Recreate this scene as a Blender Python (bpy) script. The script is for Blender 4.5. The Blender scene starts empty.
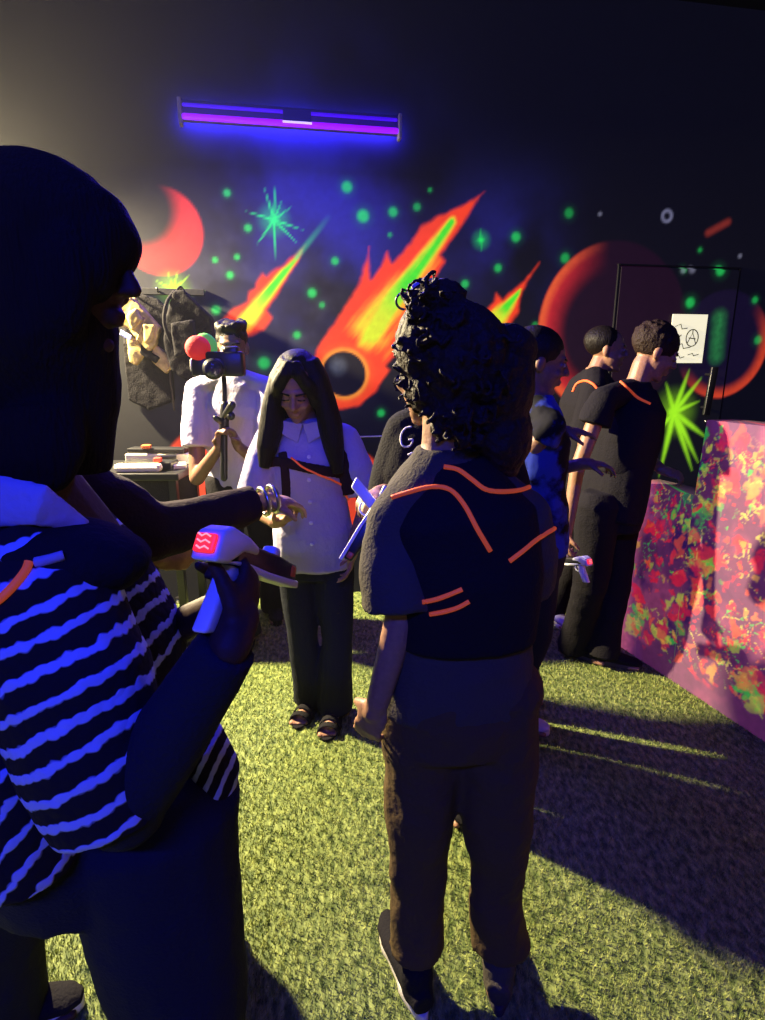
import bpy, math, random
import numpy as np
from mathutils import Vector, Matrix
from mathutils.bvhtree import BVHTree
random.seed(7); rng = np.random.default_rng(7)
SC = bpy.context.scene; COL = SC.collection

# ------------------------------------------------------------------ camera
F, YH, CH = 580.0, 366.0, 1.5
PITCH = math.atan((510 - YH) / F)
cam_d = bpy.data.cameras.new('camera'); cam = bpy.data.objects.new('camera', cam_d); COL.objects.link(cam)
cam.location = (0, 0, CH); cam.rotation_euler = (math.pi/2 - PITCH, 0, 0)
cam_d.sensor_fit = 'VERTICAL'; cam_d.sensor_height = 36; cam_d.lens = F / 1020 * 36; cam_d.clip_start = .02
SC.camera = cam
SC.view_settings.view_transform = 'Standard'; SC.view_settings.look = 'None'
SC.view_settings.exposure = 0; SC.view_settings.gamma = 1; SC.view_settings.use_curve_mapping = False
# ------------------------------------------------------------------ world and lights
W = bpy.data.worlds.new('world'); SC.world = W; W.use_nodes = True
W.node_tree.nodes['Background'].inputs[0].default_value = (.02, .015, .12, 1)
W.node_tree.nodes['Background'].inputs[1].default_value = .02
LAMP_POS = (-2.28, 3.14, 2.50)
LAMP_W, UV_MURAL_W, UV_NEAR_W = 2700, 55, 75
UVC = (.012, .028, 1.0)
HAZE = .0038

# ------------------------------------------------------------------ helpers
V = Vector
def ray(u, v):
    a = (u - 382.5) / F; b = (510 - v) / F; c, s = math.cos(PITCH), math.sin(PITCH)
    return V((a, c + b*s, -s + b*c))
def at(u, v, d):
    r = ray(u, v); return V((0, 0, CH)) + r * (d / r.y)
def ground(u, v, z=0):
    r = ray(u, v); return V((0, 0, CH)) + r * ((z - CH) / r.z)
WY0, WT = 3.75, math.tan(math.radians(10))          # back wall: y = WY0 + WT * x
def wall_pt(u, v):
    r = ray(u, v); t = WY0 / (r.y - WT * r.x); return V((0, 0, CH)) + r * t
WC, WS = math.cos(math.radians(10)), math.sin(math.radians(10))
def sz(u, v):
    p = wall_pt(u, v); return (p.x / WC, p.z)       # metres along the wall, height
def wallxyz(s, z, off=0.0):
    return (s*WC + WS*off, WY0 + s*WS - WC*off, z)   # off > 0 : into the room

def srgb(r, g, b):
    f = lambda c: c/12.92 if c <= .04045 else ((c + .055)/1.055)**2.4
    return (f(r/255), f(g/255), f(b/255), 1)

def mat(name, col, rough=.7, spec=.3, bump=0, bscale=60, emit=None, es=0, metal=0, var=0, stretch=None, sheen=0, sharp=.2):
    m = bpy.data.materials.new(name); m.use_nodes = True; nt = m.node_tree; b = nt.nodes['Principled BSDF']
    c = tuple(col[:3]) + (1,)
    b.inputs['Base Color'].default_value = c; b.inputs['Roughness'].default_value = rough
    b.inputs['Specular IOR Level'].default_value = spec; b.inputs['Metallic'].default_value = metal
    if sheen: b.inputs['Sheen Weight'].default_value = sheen
    if emit: b.inputs['Emission Color'].default_value = tuple(emit[:3]) + (1,); b.inputs['Emission Strength'].default_value = es
    tc = nt.nodes.new('ShaderNodeTexCoord'); mp = nt.nodes.new('ShaderNodeMapping')
    nt.links.new(tc.outputs['Object'], mp.inputs[0])
    if stretch: mp.inputs['Scale'].default_value = stretch
    n = nt.nodes.new('ShaderNodeTexNoise'); n.inputs['Scale'].default_value = bscale; n.inputs['Detail'].default_value = 5
    nt.links.new(mp.outputs[0], n.inputs['Vector'])
    if bump:
        bp = nt.nodes.new('ShaderNodeBump'); bp.inputs['Strength'].default_value = bump; bp.inputs['Distance'].default_value = .01
        nt.links.new(n.outputs[0], bp.inputs['Height']); nt.links.new(bp.outputs[0], b.inputs['Normal'])
    if var:
        r = nt.nodes.new('ShaderNodeValToRGB'); r.color_ramp.elements[0].position = .5-sharp; r.color_ramp.elements[1].position = .5+sharp
        r.color_ramp.elements[0].color = tuple(x*(1-var) for x in c[:3]) + (1,)
        r.color_ramp.elements[1].color = tuple(min(1, x*(1+var)) for x in c[:3]) + (1,)
        nt.links.new(n.outputs[0], r.inputs[0]); nt.links.new(r.outputs[0], b.inputs['Base Color'])
    return m

def link(name, verts, faces, m=None, parent=None, smooth=True):
    me = bpy.data.meshes.new(name); me.from_pydata([tuple(v) for v in verts], [], faces); me.update()
    if m: me.materials.append(m)
    if smooth: me.polygons.foreach_set('use_smooth', [True]*len(me.polygons))
    o = bpy.data.objects.new(name, me); COL.objects.link(o)
    if parent is not None:
        o.parent = parent; o.matrix_parent_inverse = Matrix.Identity(4)
    return o
def recenter(o, base):
    base = V(base); o.data.transform(Matrix.Translation(-base)); o.location = base
def empty(name, loc=(0, 0, 0)):
    o = bpy.data.objects.new(name, None); COL.objects.link(o); o.location = loc; return o
def tag(o, label, cat, group=None):
    o['label'] = label; o['category'] = cat
    if group: o['group'] = group
    return o
def structure(o): o['kind'] = 'structure'; return o

class G:
    """collects closed primitives for one mesh"""
    def __init__(s): s.v = []; s.f = []
    def add(s, v, f):
        n = len(s.v); s.v += [V(p) for p in v]; s.f += [tuple(i + n for i in q) for q in f]; return s
    def loft(s, pts, rr, ref=(1, 0, 0), n=16, sq=2.0):
        pts = [V(p) for p in pts]; ref = V(ref); vs = []; fs = []
        for i, p in enumerate(pts):
            t = (pts[min(i+1, len(pts)-1)] - pts[max(i-1, 0)])
            t = t.normalized() if t.length > 1e-9 else V((0, 0, 1))
            a = ref - t*ref.dot(t)
            if a.length < 1e-3: a = t.orthogonal()
            a.normalize(); b = t.cross(a)
            r = rr[i]; ra, rb = (r, r) if not isinstance(r, (tuple, list)) else r
            for k in range(n):
                th = 2*math.pi*k/n; c, q = math.cos(th), math.sin(th)
                c = math.copysign(abs(c)**(2/sq), c); q = math.copysign(abs(q)**(2/sq), q)
                vs.append(p + a*c*ra + b*q*rb)
        m = len(pts)
        for i in range(m-1):
            for k in range(n):
                fs.append((i*n+k, i*n+(k+1) % n, (i+1)*n+(k+1) % n, (i+1)*n+k))
        fs.append(tuple(range(n-1, -1, -1))); fs.append(tuple((m-1)*n+k for k in range(n)))
        return s.add(vs, fs)
    def cap(s, p0, p1, r0, r1=None, n=12):
        r1 = r0 if r1 is None else r1; p0, p1 = V(p0), V(p1); d = (p1-p0); L = d.length; d = d.normalized() if L > 1e-9 else V((0, 0, 1))
        pts = []; rr = []
        for a in (-88, -60, -30, 0): pts.append(p0 + d*r0*math.sin(math.radians(a))); rr.append(max(1e-4, r0*math.cos(math.radians(a))))
        for a in (0, 30, 60, 88): pts.append(p1 + d*r1*math.sin(math.radians(a))); rr.append(max(1e-4, r1*math.cos(math.radians(a))))
        if L < 1e-6: pts.pop(4); rr.pop(4)
        t = d.orthogonal().normalized(); b = d.cross(t); vs = []; fs = []
        for p, r in zip(pts, rr):
            for k in range(n):
                th = 2*math.pi*k/n; vs.append(p + (t*math.cos(th) + b*math.sin(th))*r)
        m = len(pts)
        for i in range(m-1):
            for k in range(n): fs.append((i*n+k, i*n+(k+1) % n, (i+1)*n+(k+1) % n, (i+1)*n+k))
        fs.append(tuple(range(n-1, -1, -1))); fs.append(tuple((m-1)*n+k for k in range(n)))
        return s.add(vs, fs)
    def ell(s, c, r, R=None, n=16, m=10):
        c = V(c); R = R or Matrix.Identity(3); vs = [c + R @ V((0, 0, -r[2]))]; fs = []
        for i in range(1, m):
            ph = -math.pi/2 + math.pi*i/m
            for k in range(n):
                th = 2*math.pi*k/n
                vs.append(c + R @ V((r[0]*math.cos(ph)*math.cos(th), r[1]*math.cos(ph)*math.sin(th), r[2]*math.sin(ph))))
        vs.append(c + R @ V((0, 0, r[2])))
        for k in range(n): fs.append((0, 1+(k+1) % n, 1+k))
        for i in range(m-2):
            for k in range(n):
                a = 1+i*n+k; b = 1+i*n+(k+1) % n; fs.append((a, b, b+n, a+n))
        t = len(vs)-1
        for k in range(n): fs.append((t, 1+(m-2)*n+k, 1+(m-2)*n+(k+1) % n))
        return s.add(vs, fs)
    def box(s, c, r, R=None):
        c = V(c); R = R or Matrix.Identity(3)
        vs = [c + R @ V((x*r[0], y*r[1], z*r[2])) for x in (-1, 1) for y in (-1, 1) for z in (-1, 1)]
        return s.add(vs, [(0, 1, 3, 2), (4, 6, 7, 5), (0, 4, 5, 1), (2, 3, 7, 6), (0, 2, 6, 4), (1, 5, 7, 3)])
    def prism(s, poly, y0, y1, R=None, o=(0, 0, 0)):
        """polygon in local xz, thickness along local y"""
        R = R or Matrix.Identity(3); o = V(o); n = len(poly)
        vs = [o + R @ V((x, y0, z)) for x, z in poly] + [o + R @ V((x, y1, z)) for x, z in poly]
        fs = [tuple(range(n)), tuple(range(2*n-1, n-1, -1))] + [(i, i+n, (i+1) % n+n, (i+1) % n) for i in range(n)]
        return s.add(vs, fs)
    def build(s, name, m, parent=None, vox=None, smooth=3, disp=0, dsize=.1, bevel=0, flat=False, base=None):
        o = link(name, s.v, s.f, m, parent, not flat)
        if base is not None: recenter(o, base)
        elif parent is not None: o.data.transform(Matrix.Translation(-world_loc(parent)))
        if bevel:
            b = o.modifiers.new('bevel', 'BEVEL'); b.width = bevel; b.segments = 2; b.limit_method = 'ANGLE'
        if vox:
            r = o.modifiers.new('remesh', 'REMESH'); r.mode = 'VOXEL'; r.voxel_size = vox; r.use_smooth_shade = True
            if smooth:
                q = o.modifiers.new('smooth', 'SMOOTH'); q.iterations = smooth; q.factor = .5
        if disp:
            t = bpy.data.textures.new(name, 'CLOUDS'); t.noise_scale = dsize; t.noise_depth = 2
            d = o.modifiers.new('displace', 'DISPLACE'); d.texture = t; d.strength = disp; d.mid_level = .5
        return o
def world_loc(o):
    p = V(o.location)
    while o.parent is not None: o = o.parent; p += o.location
    return p
_bvh = {}
def surf(o, u, v, off=.003):
    """point on the surface of o (or of the nearest of several) seen at photo point (u, v)"""
    best = None
    for q in (o if isinstance(o, (list, tuple)) else [o]):
        if q.name not in _bvh:
            dg = bpy.context.evaluated_depsgraph_get(); dg.update(); _bvh[q.name] = BVHTree.FromObject(q, dg)
        w = world_loc(q); loc, nrm, i, d = _bvh[q.name].ray_cast(V((0, 0, CH)) - w, ray(u, v).normalized())
        if loc is None or (best and d > best[0]): continue
        if nrm.dot(ray(u, v)) > 0: nrm = -nrm
        best = (d, loc + w + nrm*off)
    return best[1] if best else None
def poly(pts, n=6):
    """Catmull-Rom through points"""
    pts = [V(p) for p in pts]; out = []
    for i in range(len(pts)-1):
        p0, p1, p2, p3 = pts[max(i-1, 0)], pts[i], pts[i+1], pts[min(i+2, len(pts)-1)]
        for k in range(n):
            t = k/n
            out.append(.5*((2*p1) + (p2-p0)*t + (2*p0-5*p1+4*p2-p3)*t*t + (3*p1-p0-3*p2+p3)*t**3))
    out.append(pts[-1]); return out
def strip_on(o, uv, r, name, m, parent, off=.002, n=5, ra=None):
    px = poly([V((u, v, 0)) for u, v in uv], n); pts = [surf(o, p.x, p.y, off) for p in px]
    pts = [p for p in pts if p is not None]
    if len(pts) < 2: print('NO SURFACE', name, uv[0]); return None
    g = G(); g.loft(pts, [r]*len(pts) if ra is None else [(ra, r)]*len(pts), n=8); return g.build(name, m, parent)

# ------------------------------------------------------------------ materials
M = {}
M['skin'] = mat('skin', (.30, .155, .09), .5, .4, .15, 90, var=.12)
M['skin_dark'] = mat('skin_dark', (.19, .095, .06), .5, .4, .15, 90, var=.12)
M['skin_deep'] = mat('skin_deep', (.05, .022, .014), .6, .2, .15, 90, var=.12)
M['hair_matte'] = mat('hair_matte', (.010, .007, .006), .75, .08, .7, 30, stretch=(8, 8, .6))
M['hair'] = mat('hair_black', (.007, .005, .0045), .5, .18, .5, 30, stretch=(8, 8, .6))
M['hair_curly'] = mat('hair_curly', (.022, .013, .009), .6, .14, .8, 90)
M['black'] = mat('black_cloth', (.011, .010, .012), .9, .1, .4, 120)
M['brown'] = mat('brown_trousers', (.075, .05, .022), .9, .12, .5, 60)
M['charcoal'] = mat('charcoal_cloth', (.06, .052, .04), .9, .15, .4, 150)
M['navy'] = mat('navy_denim', (.016, .018, .026), .9, .12, .4, 200)
M['maroon'] = mat('maroon_cloth', (.022, .008, .012), .9, .12, .3, 120)
M['greytrouser'] = mat('grey_trousers', (.045, .04, .042), .9, .15, .4, 160)
M['beigecloth'] = mat('beige_cloth', (.30, .22, .16), .85, .15, .4, 140)
M['white'] = mat('white_cloth', (.40, .37, .50), .85, .2, .35, 60)
M['whitepl'] = mat('white_plastic', (.75, .75, .78), .35, .5, 0)
M['blackpl'] = mat('black_plastic', (.012, .012, .014), .35, .5, .05, 80)
M['metal'] = mat('brushed_metal', (.5, .48, .45), .3, .5, 0, metal=1)
M['sole'] = mat('white_rubber', (.62, .58, .5), .6, .3, .1, 120)
M['piping'] = mat('orange_piping', (.75, .12, .03), .6, .3, .1, 100, emit=(1, .13, .03), es=.22)
M['redled'] = mat('red_light', (.6, .02, .03), .4, .4, 0, emit=(1, .02, .04), es=1.3)
M['pinkled'] = mat('pink_light', (.6, .1, .2), .4, .4, 0, emit=(1, .25, .3), es=1.6)
M['camo'] = mat('tan_canvas', (.46, .34, .12), .85, .2, .5, 22, var=.35)
M['cream'] = mat('cream_board', (.7, .62, .45), .6, .3, .1, 60)
M['yellow'] = mat('yellow_paint', (.75, .6, .05), .5, .3, 0, emit=(.8, .7, .05), es=.25)
M['red'] = mat('red_paint', (.55, .05, .03), .5, .3, 0)
M['orangepl'] = mat('orange_plastic', (.6, .12, .03), .4, .4, 0)
M['lips'] = mat('lips', (.22, .06, .05), .5, .4)
M['eye'] = mat('eye_white', (.28, .25, .24), .3, .4)
M['trim'] = mat('black_paint', (.01, .01, .012), .6, .3, .1, 40)
M['bluetag'] = mat('pale_blue_cloth', (.35, .45, .7), .8, .2)

def stripes(name, axis, period, duty=.5, phase=0.0, wob=.006, curve=(0, 0, 0)):
    m = bpy.data.materials.new(name); m.use_nodes = True; nt = m.node_tree; b = nt.nodes['Principled BSDF']; L = nt.links
    b.inputs['Roughness'].default_value = .9; b.inputs['Specular IOR Level'].default_value = .15
    geo = nt.nodes.new('ShaderNodeTexCoord')
    dot = nt.nodes.new('ShaderNodeVectorMath'); dot.operation = 'DOT_PRODUCT'
    a = V(axis).normalized(); dot.inputs[1].default_value = a; L.new(geo.outputs['Object'], dot.inputs[0])
    vo = nt.nodes.new('ShaderNodeTexVoronoi'); vo.inputs['Scale'].default_value = 75; L.new(geo.outputs['Object'], vo.inputs['Vector'])
    no = nt.nodes.new('ShaderNodeTexNoise'); no.inputs['Scale'].default_value = 9; L.new(geo.outputs['Object'], no.inputs['Vector'])
    def mth(op, x, y):
        n = nt.nodes.new('ShaderNodeMath'); n.operation = op
        for i, q in enumerate((x, y)):
            if isinstance(q, (int, float)): n.inputs[i].default_value = q
            else: L.new(q, n.inputs[i])
        return n.outputs[0]
    w1 = mth('MULTIPLY', mth('SUBTRACT', no.outputs[0], .5), wob*3.2)
    w2 = mth('MULTIPLY', vo.outputs['Distance'], wob*.9)
    t = mth('ADD', mth('ADD', dot.outputs['Value'], w1), phase)
    fr = mth('ABSOLUTE', mth('SUBTRACT', mth('FRACT', mth('DIVIDE', t, period), 0), .5), 0)   # 0..0.5
    fr2 = mth('ADD', fr, mth('DIVIDE', w2, period))
    rp = nt.nodes.new('ShaderNodeMapRange'); rp.inputs['From Min'].default_value = duty/2 + .03; rp.inputs['From Max'].default_value = duty/2 - .03
    L.new(fr2, rp.inputs['Value'])
    mx = nt.nodes.new('ShaderNodeMix'); mx.data_type = 'RGBA'; L.new(rp.outputs[0], mx.inputs['Factor'])
    mx.inputs['A'].default_value = (.012, .01, .012, 1); mx.inputs['B'].default_value = (.42, .50, .78, 1)
    L.new(mx.outputs['Result'], b.inputs['Base Color'])
    bp = nt.nodes.new('ShaderNodeBump'); bp.inputs['Strength'].default_value = .5; bp.inputs['Distance'].default_value = .006
    L.new(mth('ADD', mth('MULTIPLY', rp.outputs[0], .8), mth('MULTIPLY', vo.outputs['Distance'], -.6)), bp.inputs['Height']); L.new(bp.outputs[0], b.inputs['Normal'])
    return m

def attr_mat(name, es, basek=.5, bump=.15, bscale=30, rough=.8, coat=(.013, .013, .013)):
    m = bpy.data.materials.new(name); m.use_nodes = True; nt = m.node_tree; b = nt.nodes['Principled BSDF']
    a = nt.nodes.new('ShaderNodeAttribute'); a.attribute_name = 'paint'
    mx = nt.nodes.new('ShaderNodeVectorMath'); mx.operation = 'MULTIPLY_ADD'; mx.inputs[1].default_value = (basek,)*3; mx.inputs[2].default_value = coat
    nt.links.new(a.outputs['Color'], mx.inputs[0]); nt.links.new(mx.outputs[0], b.inputs['Base Color'])
    nt.links.new(a.outputs['Color'], b.inputs['Emission Color']); b.inputs['Emission Strength'].default_value = es
    b.inputs['Roughness'].default_value = rough; b.inputs['Specular IOR Level'].default_value = .2
    n = nt.nodes.new('ShaderNodeTexNoise'); n.inputs['Scale'].default_value = bscale; bp = nt.nodes.new('ShaderNodeBump')
    bp.inputs['Strength'].default_value = bump; nt.links.new(n.outputs[0], bp.inputs['Height']); nt.links.new(bp.outputs[0], b.inputs['Normal'])
    return m

# ------------------------------------------------------------------ room
XL, XR, YB, CZ = -2.9, 3.2, -1.6, 3.6
def slab(name, pts, nrm, th, m):
    """thick panel behind the given quad (nrm points into the room)"""
    nrm = V(nrm).normalized(); a = [V(p) for p in pts]; b = [p - nrm*th for p in a]
    o = link(name, a + b, [(0, 1, 2, 3), (7, 6, 5, 4), (0, 4, 5, 1), (1, 5, 6, 2), (2, 6, 7, 3), (3, 7, 4, 0)], m, None, False)
    return structure(o)
m_ceil = mat('ceiling_paint', (.02, .02, .028), .8, .2, .2, 20)
m_side = mat('wall_paint', (.025, .024, .03), .8, .2, .2, 20)
wy = lambda x: WY0 + WT*x
slab('ceiling', [(XL, YB, CZ), (XL, wy(XL), CZ), (XR, wy(XR), CZ), (XR, YB, CZ)], (0, 0, -1), .1, m_ceil)
slab('wall_left', [(XL, YB, 0), (XL, wy(XL), 0), (XL, wy(XL), CZ), (XL, YB, CZ)], (1, 0, 0), .1, m_side)
slab('wall_right', [(XR, YB, 0), (XR, wy(XR), 0), (XR, wy(XR), CZ), (XR, YB, CZ)], (-1, 0, 0), .1, m_side)
slab('wall_front', [(XL, YB, 0), (XR, YB, 0), (XR, YB, CZ), (XL, YB, CZ)], (0, 1, 0), .1, m_side)

# floor: synthetic turf
def turf_mat(name, c0, c1):
    m = bpy.data.materials.new(name); m.use_nodes = True; nt = m.node_tree; b = nt.nodes['Principled BSDF']; L = nt.links
    tc = nt.nodes.new('ShaderNodeTexCoord'); n = nt.nodes.new('ShaderNodeTexNoise'); n.inputs['Scale'].default_value = 60; n.inputs['Detail'].default_value = 8
    mp = nt.nodes.new('ShaderNodeMapping'); mp.inputs['Rotation'].default_value = (0, 0, .5); mp.inputs['Scale'].default_value = (1, .45, 1)
    L.new(tc.outputs['Object'], mp.inputs[0]); L.new(mp.outputs[0], n.inputs['Vector'])
    r = nt.nodes.new('ShaderNodeValToRGB'); r.color_ramp.elements[0].position = .38; r.color_ramp.elements[1].position = .68
    r.color_ramp.elements[0].color = c0; r.color_ramp.elements[1].color = c1; L.new(n.outputs[0], r.inputs[0]); L.new(r.outputs[0], b.inputs['Base Color'])
    bp = nt.nodes.new('ShaderNodeBump'); bp.inputs['Strength'].default_value = .8; bp.inputs['Distance'].default_value = .01
    L.new(n.outputs[0], bp.inputs['Height']); L.new(bp.outputs[0], b.inputs['Normal']); b.inputs['Roughness'].default_value = .7
    b.inputs['Specular IOR Level'].default_value = .25
    return m
slab('floor', [(XL, YB, 0), (XR, YB, 0), (XR, wy(XR), 0), (XL, wy(XL), 0)], (0, 0, 1), .1, turf_mat('turf_base', (.06, .09, .02, 1), (.24, .29, .08, 1)))
def make_turf():
    N = 260000
    # denser close by
    y = .25 + (3.3)*rng.random(N)**1.5; x = (rng.random(N)*2 - 1)*(.35 + y*.75) + .1
    ok = (x > XL+.05) & (x < XR-.05) & (y < WY0 + WT*x - .02); x = x[ok]; y = y[ok]; N = len(x)
    h = .006 + .010*rng.random(N); th = rng.random(N)*2*np.pi; lean = .010*rng.random(N); ld = rng.normal(.9, .9, N); w = .0009 + .0007*y*.8
    c, s = np.cos(th), np.sin(th)
    v = np.zeros((N, 3, 3), np.float32)
    v[:, 0] = np.stack([x - c*w, y - s*w, 0*x + .0005], 1); v[:, 1] = np.stack([x + c*w, y + s*w, 0*x + .0005], 1)
    v[:, 2] = np.stack([x + np.cos(ld)*lean, y + np.sin(ld)*lean, h], 1)
    me = bpy.data.meshes.new('turf_grass'); me.vertices.add(3*N); me.vertices.foreach_set('co', v.reshape(-1))
    me.loops.add(3*N); me.loops.foreach_set('vertex_index', np.arange(3*N, dtype=np.int32))
    me.polygons.add(N); me.polygons.foreach_set('loop_start', np.arange(0, 3*N, 3, dtype=np.int32)); me.polygons.foreach_set('loop_total', np.full(N, 3, np.int32))
    me.update(); me.validate()
    m = turf_mat('turf_blades', (.11, .16, .035, 1), (.40, .43, .11, 1)); me.materials.append(m)
    o = bpy.data.objects.new('turf_grass', me); COL.objects.link(o); o['kind'] = 'stuff'
    tag(o, 'short yellow-green synthetic grass blades covering the floor', 'artificial grass')
make_turf()

# ------------------------------------------------------------------ mural
def smooth(a, b, x): t = np.clip((x-a)/(b-a+1e-12), 0, 1); return t*t*(3-2*t)
def vnoise(x, y, seed=0):
    xi = np.floor(x).astype(np.int64); yi = np.floor(y).astype(np.int64); fx = x-xi; fy = y-yi
    def h(a, b):
        n = (a*374761393 + b*668265263 + seed*1442695041) & 0x7fffffff; n = ((n ^ (n >> 13))*1274126177) & 0x7fffffff; return ((n ^ (n >> 16)) & 0xffff)/65535.0
    fx = fx*fx*(3-2*fx); fy = fy*fy*(3-2*fy)
    return (h(xi, yi)*(1-fx) + h(xi+1, yi)*fx)*(1-fy) + (h(xi, yi+1)*(1-fx) + h(xi+1, yi+1)*fx)*fy
def fbm(x, y, seed=0, o=4):
    r = 0; a = .5
    for k in range(o):
        c_, s_ = math.cos(.6+1.1*k), math.sin(.6+1.1*k); r = r + a*vnoise((x*c_-y*s_)*2**k + 7.3*k, (x*s_+y*c_)*2**k, seed+k); a *= .5
    return r/(1-.5**o)
def pdist(S, Z, pts):
    """signed distance to polygon (negative inside)"""
    d = np.full(S.shape, 1e9); ins = np.zeros(S.shape, bool); n = len(pts)
    for i in range(n):
        ax, ay = pts[i]; bx, by = pts[(i+1) % n]; ex, ey = bx-ax, by-ay
        t = np.clip(((S-ax)*ex + (Z-ay)*ey)/(ex*ex+ey*ey), 0, 1)
        d = np.minimum(d, np.hypot(S-ax-t*ex, Z-ay-t*ey))
        c = ((ay > Z) != (by > Z)) & (S < (bx-ax)*(Z-ay)/((by-ay) if by != ay else 1e-9) + ax); ins ^= c
    return np.where(ins, -d, d)
def sdist(S, Z, a, b):
    ax, ay = a; bx, by = b; ex, ey = bx-ax, by-ay
    t = np.clip(((S-ax)*ex + (Z-ay)*ey)/(ex*ex+ey*ey+1e-12), 0, 1); return np.hypot(S-ax-t*ex, Z-ay-t*ey), t
L3 = lambda r, g, b: np.array(srgb(r, g, b)[:3])
PXM = (sz(401, 300)[0] - sz(400, 300)[0])            # metres per photo pixel on the wall
def pxm(u, v): return abs(sz(u+1, v)[0] - sz(u, v)[0])
def mural(S, Z):
    C = np.zeros(S.shape + (3,)); C[:] = (.0025, .0025, .006)
    def over(col, a): nonlocal C; C = C*(1-a[..., None]) + np.asarray(col)*a[..., None]
    def addc(col, a): nonlocal C; C = C + np.asarray(col)*a[..., None]
    neb_glow = fbm(S*2.2, Z*2.2, 3)  # blue nebula paint, with the tube's glow on the wall painted in
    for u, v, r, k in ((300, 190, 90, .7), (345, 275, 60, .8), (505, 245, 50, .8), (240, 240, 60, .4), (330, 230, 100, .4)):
        s0, z0 = sz(u, v); r0 = r*pxm(u, v); addc((.010, .010, .14), k*np.exp(-((S-s0)**2+(Z-z0)**2)/r0**2)*smooth(.3, .75, neb_glow))
    for u, v, r in ((230, 290, 60), (300, 340, 60), (200, 320, 60)):  # grey of the lamp-lit haze, painted into the wall colour
        s0, z0 = sz(u, v); r0 = r*pxm(u, v); addc((.03, .03, .05), np.exp(-((S-s0)**2+(Z-z0)**2)/r0**2)*smooth(.35, .7, fbm(S*4, Z*4, 9)))
    sp = fbm(S*40, Z*40, 21)
    # crescent moon
    s0, z0 = sz(160, 231); r0 = 43*pxm(160, 231); s1, z1 = sz(137, 208); r1 = 40*pxm(160, 231)
    a = smooth(.012, -.012, np.hypot(S-s0, Z-z0)-r0)*smooth(-.06, .07, np.hypot(S-s1, Z-z1)-r1)
    over(L3(235, 45, 48), a*.95)
    # big dim planets, lit limbs; right one painted darker for the tube's fall-off
    s0, z0 = sz(612, 330); pm = pxm(612, 330); r0 = 72*pm; d = np.hypot(S-s0, (Z-z0)*.95); ang = np.arctan2(Z-z0, S-s0)
    left = smooth(-.15, .75, -np.cos(ang - .25)); inside = smooth(.012, -.012, d-r0)
    over(L3(28, 8, 26), inside*.9)
    over(L3(205, 40, 45), inside*left*smooth(r0*.60, r0*.97, d)*.85); over(L3(225, 95, 45), inside*left*smooth(r0*.86, r0*.98, d)*.8)
    s0, z0 = sz(722, 345); pm = pxm(722, 345); r0 = 46*pm; d = np.hypot(S-s0, Z-z0); ang = np.arctan2(Z-z0, S-s0)
    inside = smooth(.01, -.01, d-r0); lo = smooth(-.3, .8, np.cos(ang + .9)); over(L3(20, 12, 40), inside*.8); over(L3(200, 62, 35), inside*lo*smooth(r0*.74, r0*.97, d)*.95)
    # lower orange planets
    for u, v, r in ((343, 492, 44), (210, 470, 44)):
        s0, z0 = sz(u, v); r0 = r*pxm(u, v); d = np.hypot(S-s0, Z-z0); over(L3(225, 66, 35), smooth(.015, -.015, d-r0)); over(L3(190, 60, 60), smooth(r0*.8, 0, d)*.5)
    # comets
    def comet(outline, axis, wgreen, wyel, head=None, tail=None):
        P = [sz(*p) for p in outline]; pd = pdist(S, Z, P)
        pm = pxm(*axis[0]); wob = (fbm(S*14, Z*14, 5)-.5)*.05
        over(L3(235, 62, 28), smooth(.012, -.02, pd+wob*.5))
        a, b = sz(*axis[0]), sz(*axis[1]); dd, t = sdist(S, Z, a, b)
        taper = (1-.75*t); inside = smooth(.0, -.03, pd)
        st = fbm((S*.62+Z*.78)*3, (S*.78-Z*.62)*26, 8)
        over(L3(250, 150, 40), inside*smooth(1, .4, (dd/(wyel*pm*taper)) + (st-.5)*.9)*.95)
        over(L3(190, 225, 40), inside*smooth(1, .3, (dd/(wgreen*1.5*pm*taper)) + (st-.5)*.9)*.85)
        over(L3(50, 215, 40), inside*smooth(1, .3, (dd/(wgreen*pm*taper)) + (st-.5)*.9)*smooth(.1, .45, t)*.95)
        over(L3(225, 55, 30), inside*smooth(.62, .75, st)*smooth(wgreen*pm*.6, wgreen*1.6*pm, dd)*.6)
        if head:
            u, v, r = head; s0, z0 = sz(u, v); r0 = r*pxm(u, v); d = np.hypot(S-s0, Z-z0)
            over(L3(235, 75, 30), smooth(r0*1.55, r0*1.2, d)); over(L3(235, 150, 50), smooth(r0*1.25, r0*1.05, d)*.8); over(L3(16, 14, 22), smooth(r0*1.04, r0*.94, d))
            s1, z1 = sz(u-6, v-8); over(L3(95, 100, 110), smooth(r0*.6, 0, np.hypot(S-s1, Z-z1))*.8*(.6+.5*sp))
    comet([(485, 191), (466, 203), (444, 214), (420, 226), (411, 243), (392, 262), (387, 252), (381, 266), (371, 279), (369, 247), (360, 281), (349, 300), (338, 316), (318, 347),
           (313, 368), (322, 392), (338, 410), (360, 406), (378, 388), (391, 370), (386, 366), (400, 350), (412, 330), (427, 293), (446, 262), (441, 255), (455, 235), (470, 212)],
          ((372, 332), (452, 222)), 13, 27, (344, 374, 22))
    comet([(305, 245), (294, 256), (285, 264), (276, 268), (266, 276), (262, 272), (255, 288), (249, 292), (247, 301), (234, 308), (220, 325), (225, 345), (249, 336), (264, 331), (272, 318), (267, 310), (276, 297), (289, 277), (299, 262)],
          ((244, 322), (306, 246)), 6, 13)
    d, t = sdist(S, Z, sz(297, 257), sz(331, 214)); over(L3(60, 190, 120), smooth(4*PXM, 0, d)*(1-t)*.6)
    comet([(539, 263), (521, 283), (503, 299), (496, 293), (494, 302), (482, 314), (486, 326), (508, 327), (519, 312), (522, 292)], ((496, 320), (520, 291)), 8, 11)
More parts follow.
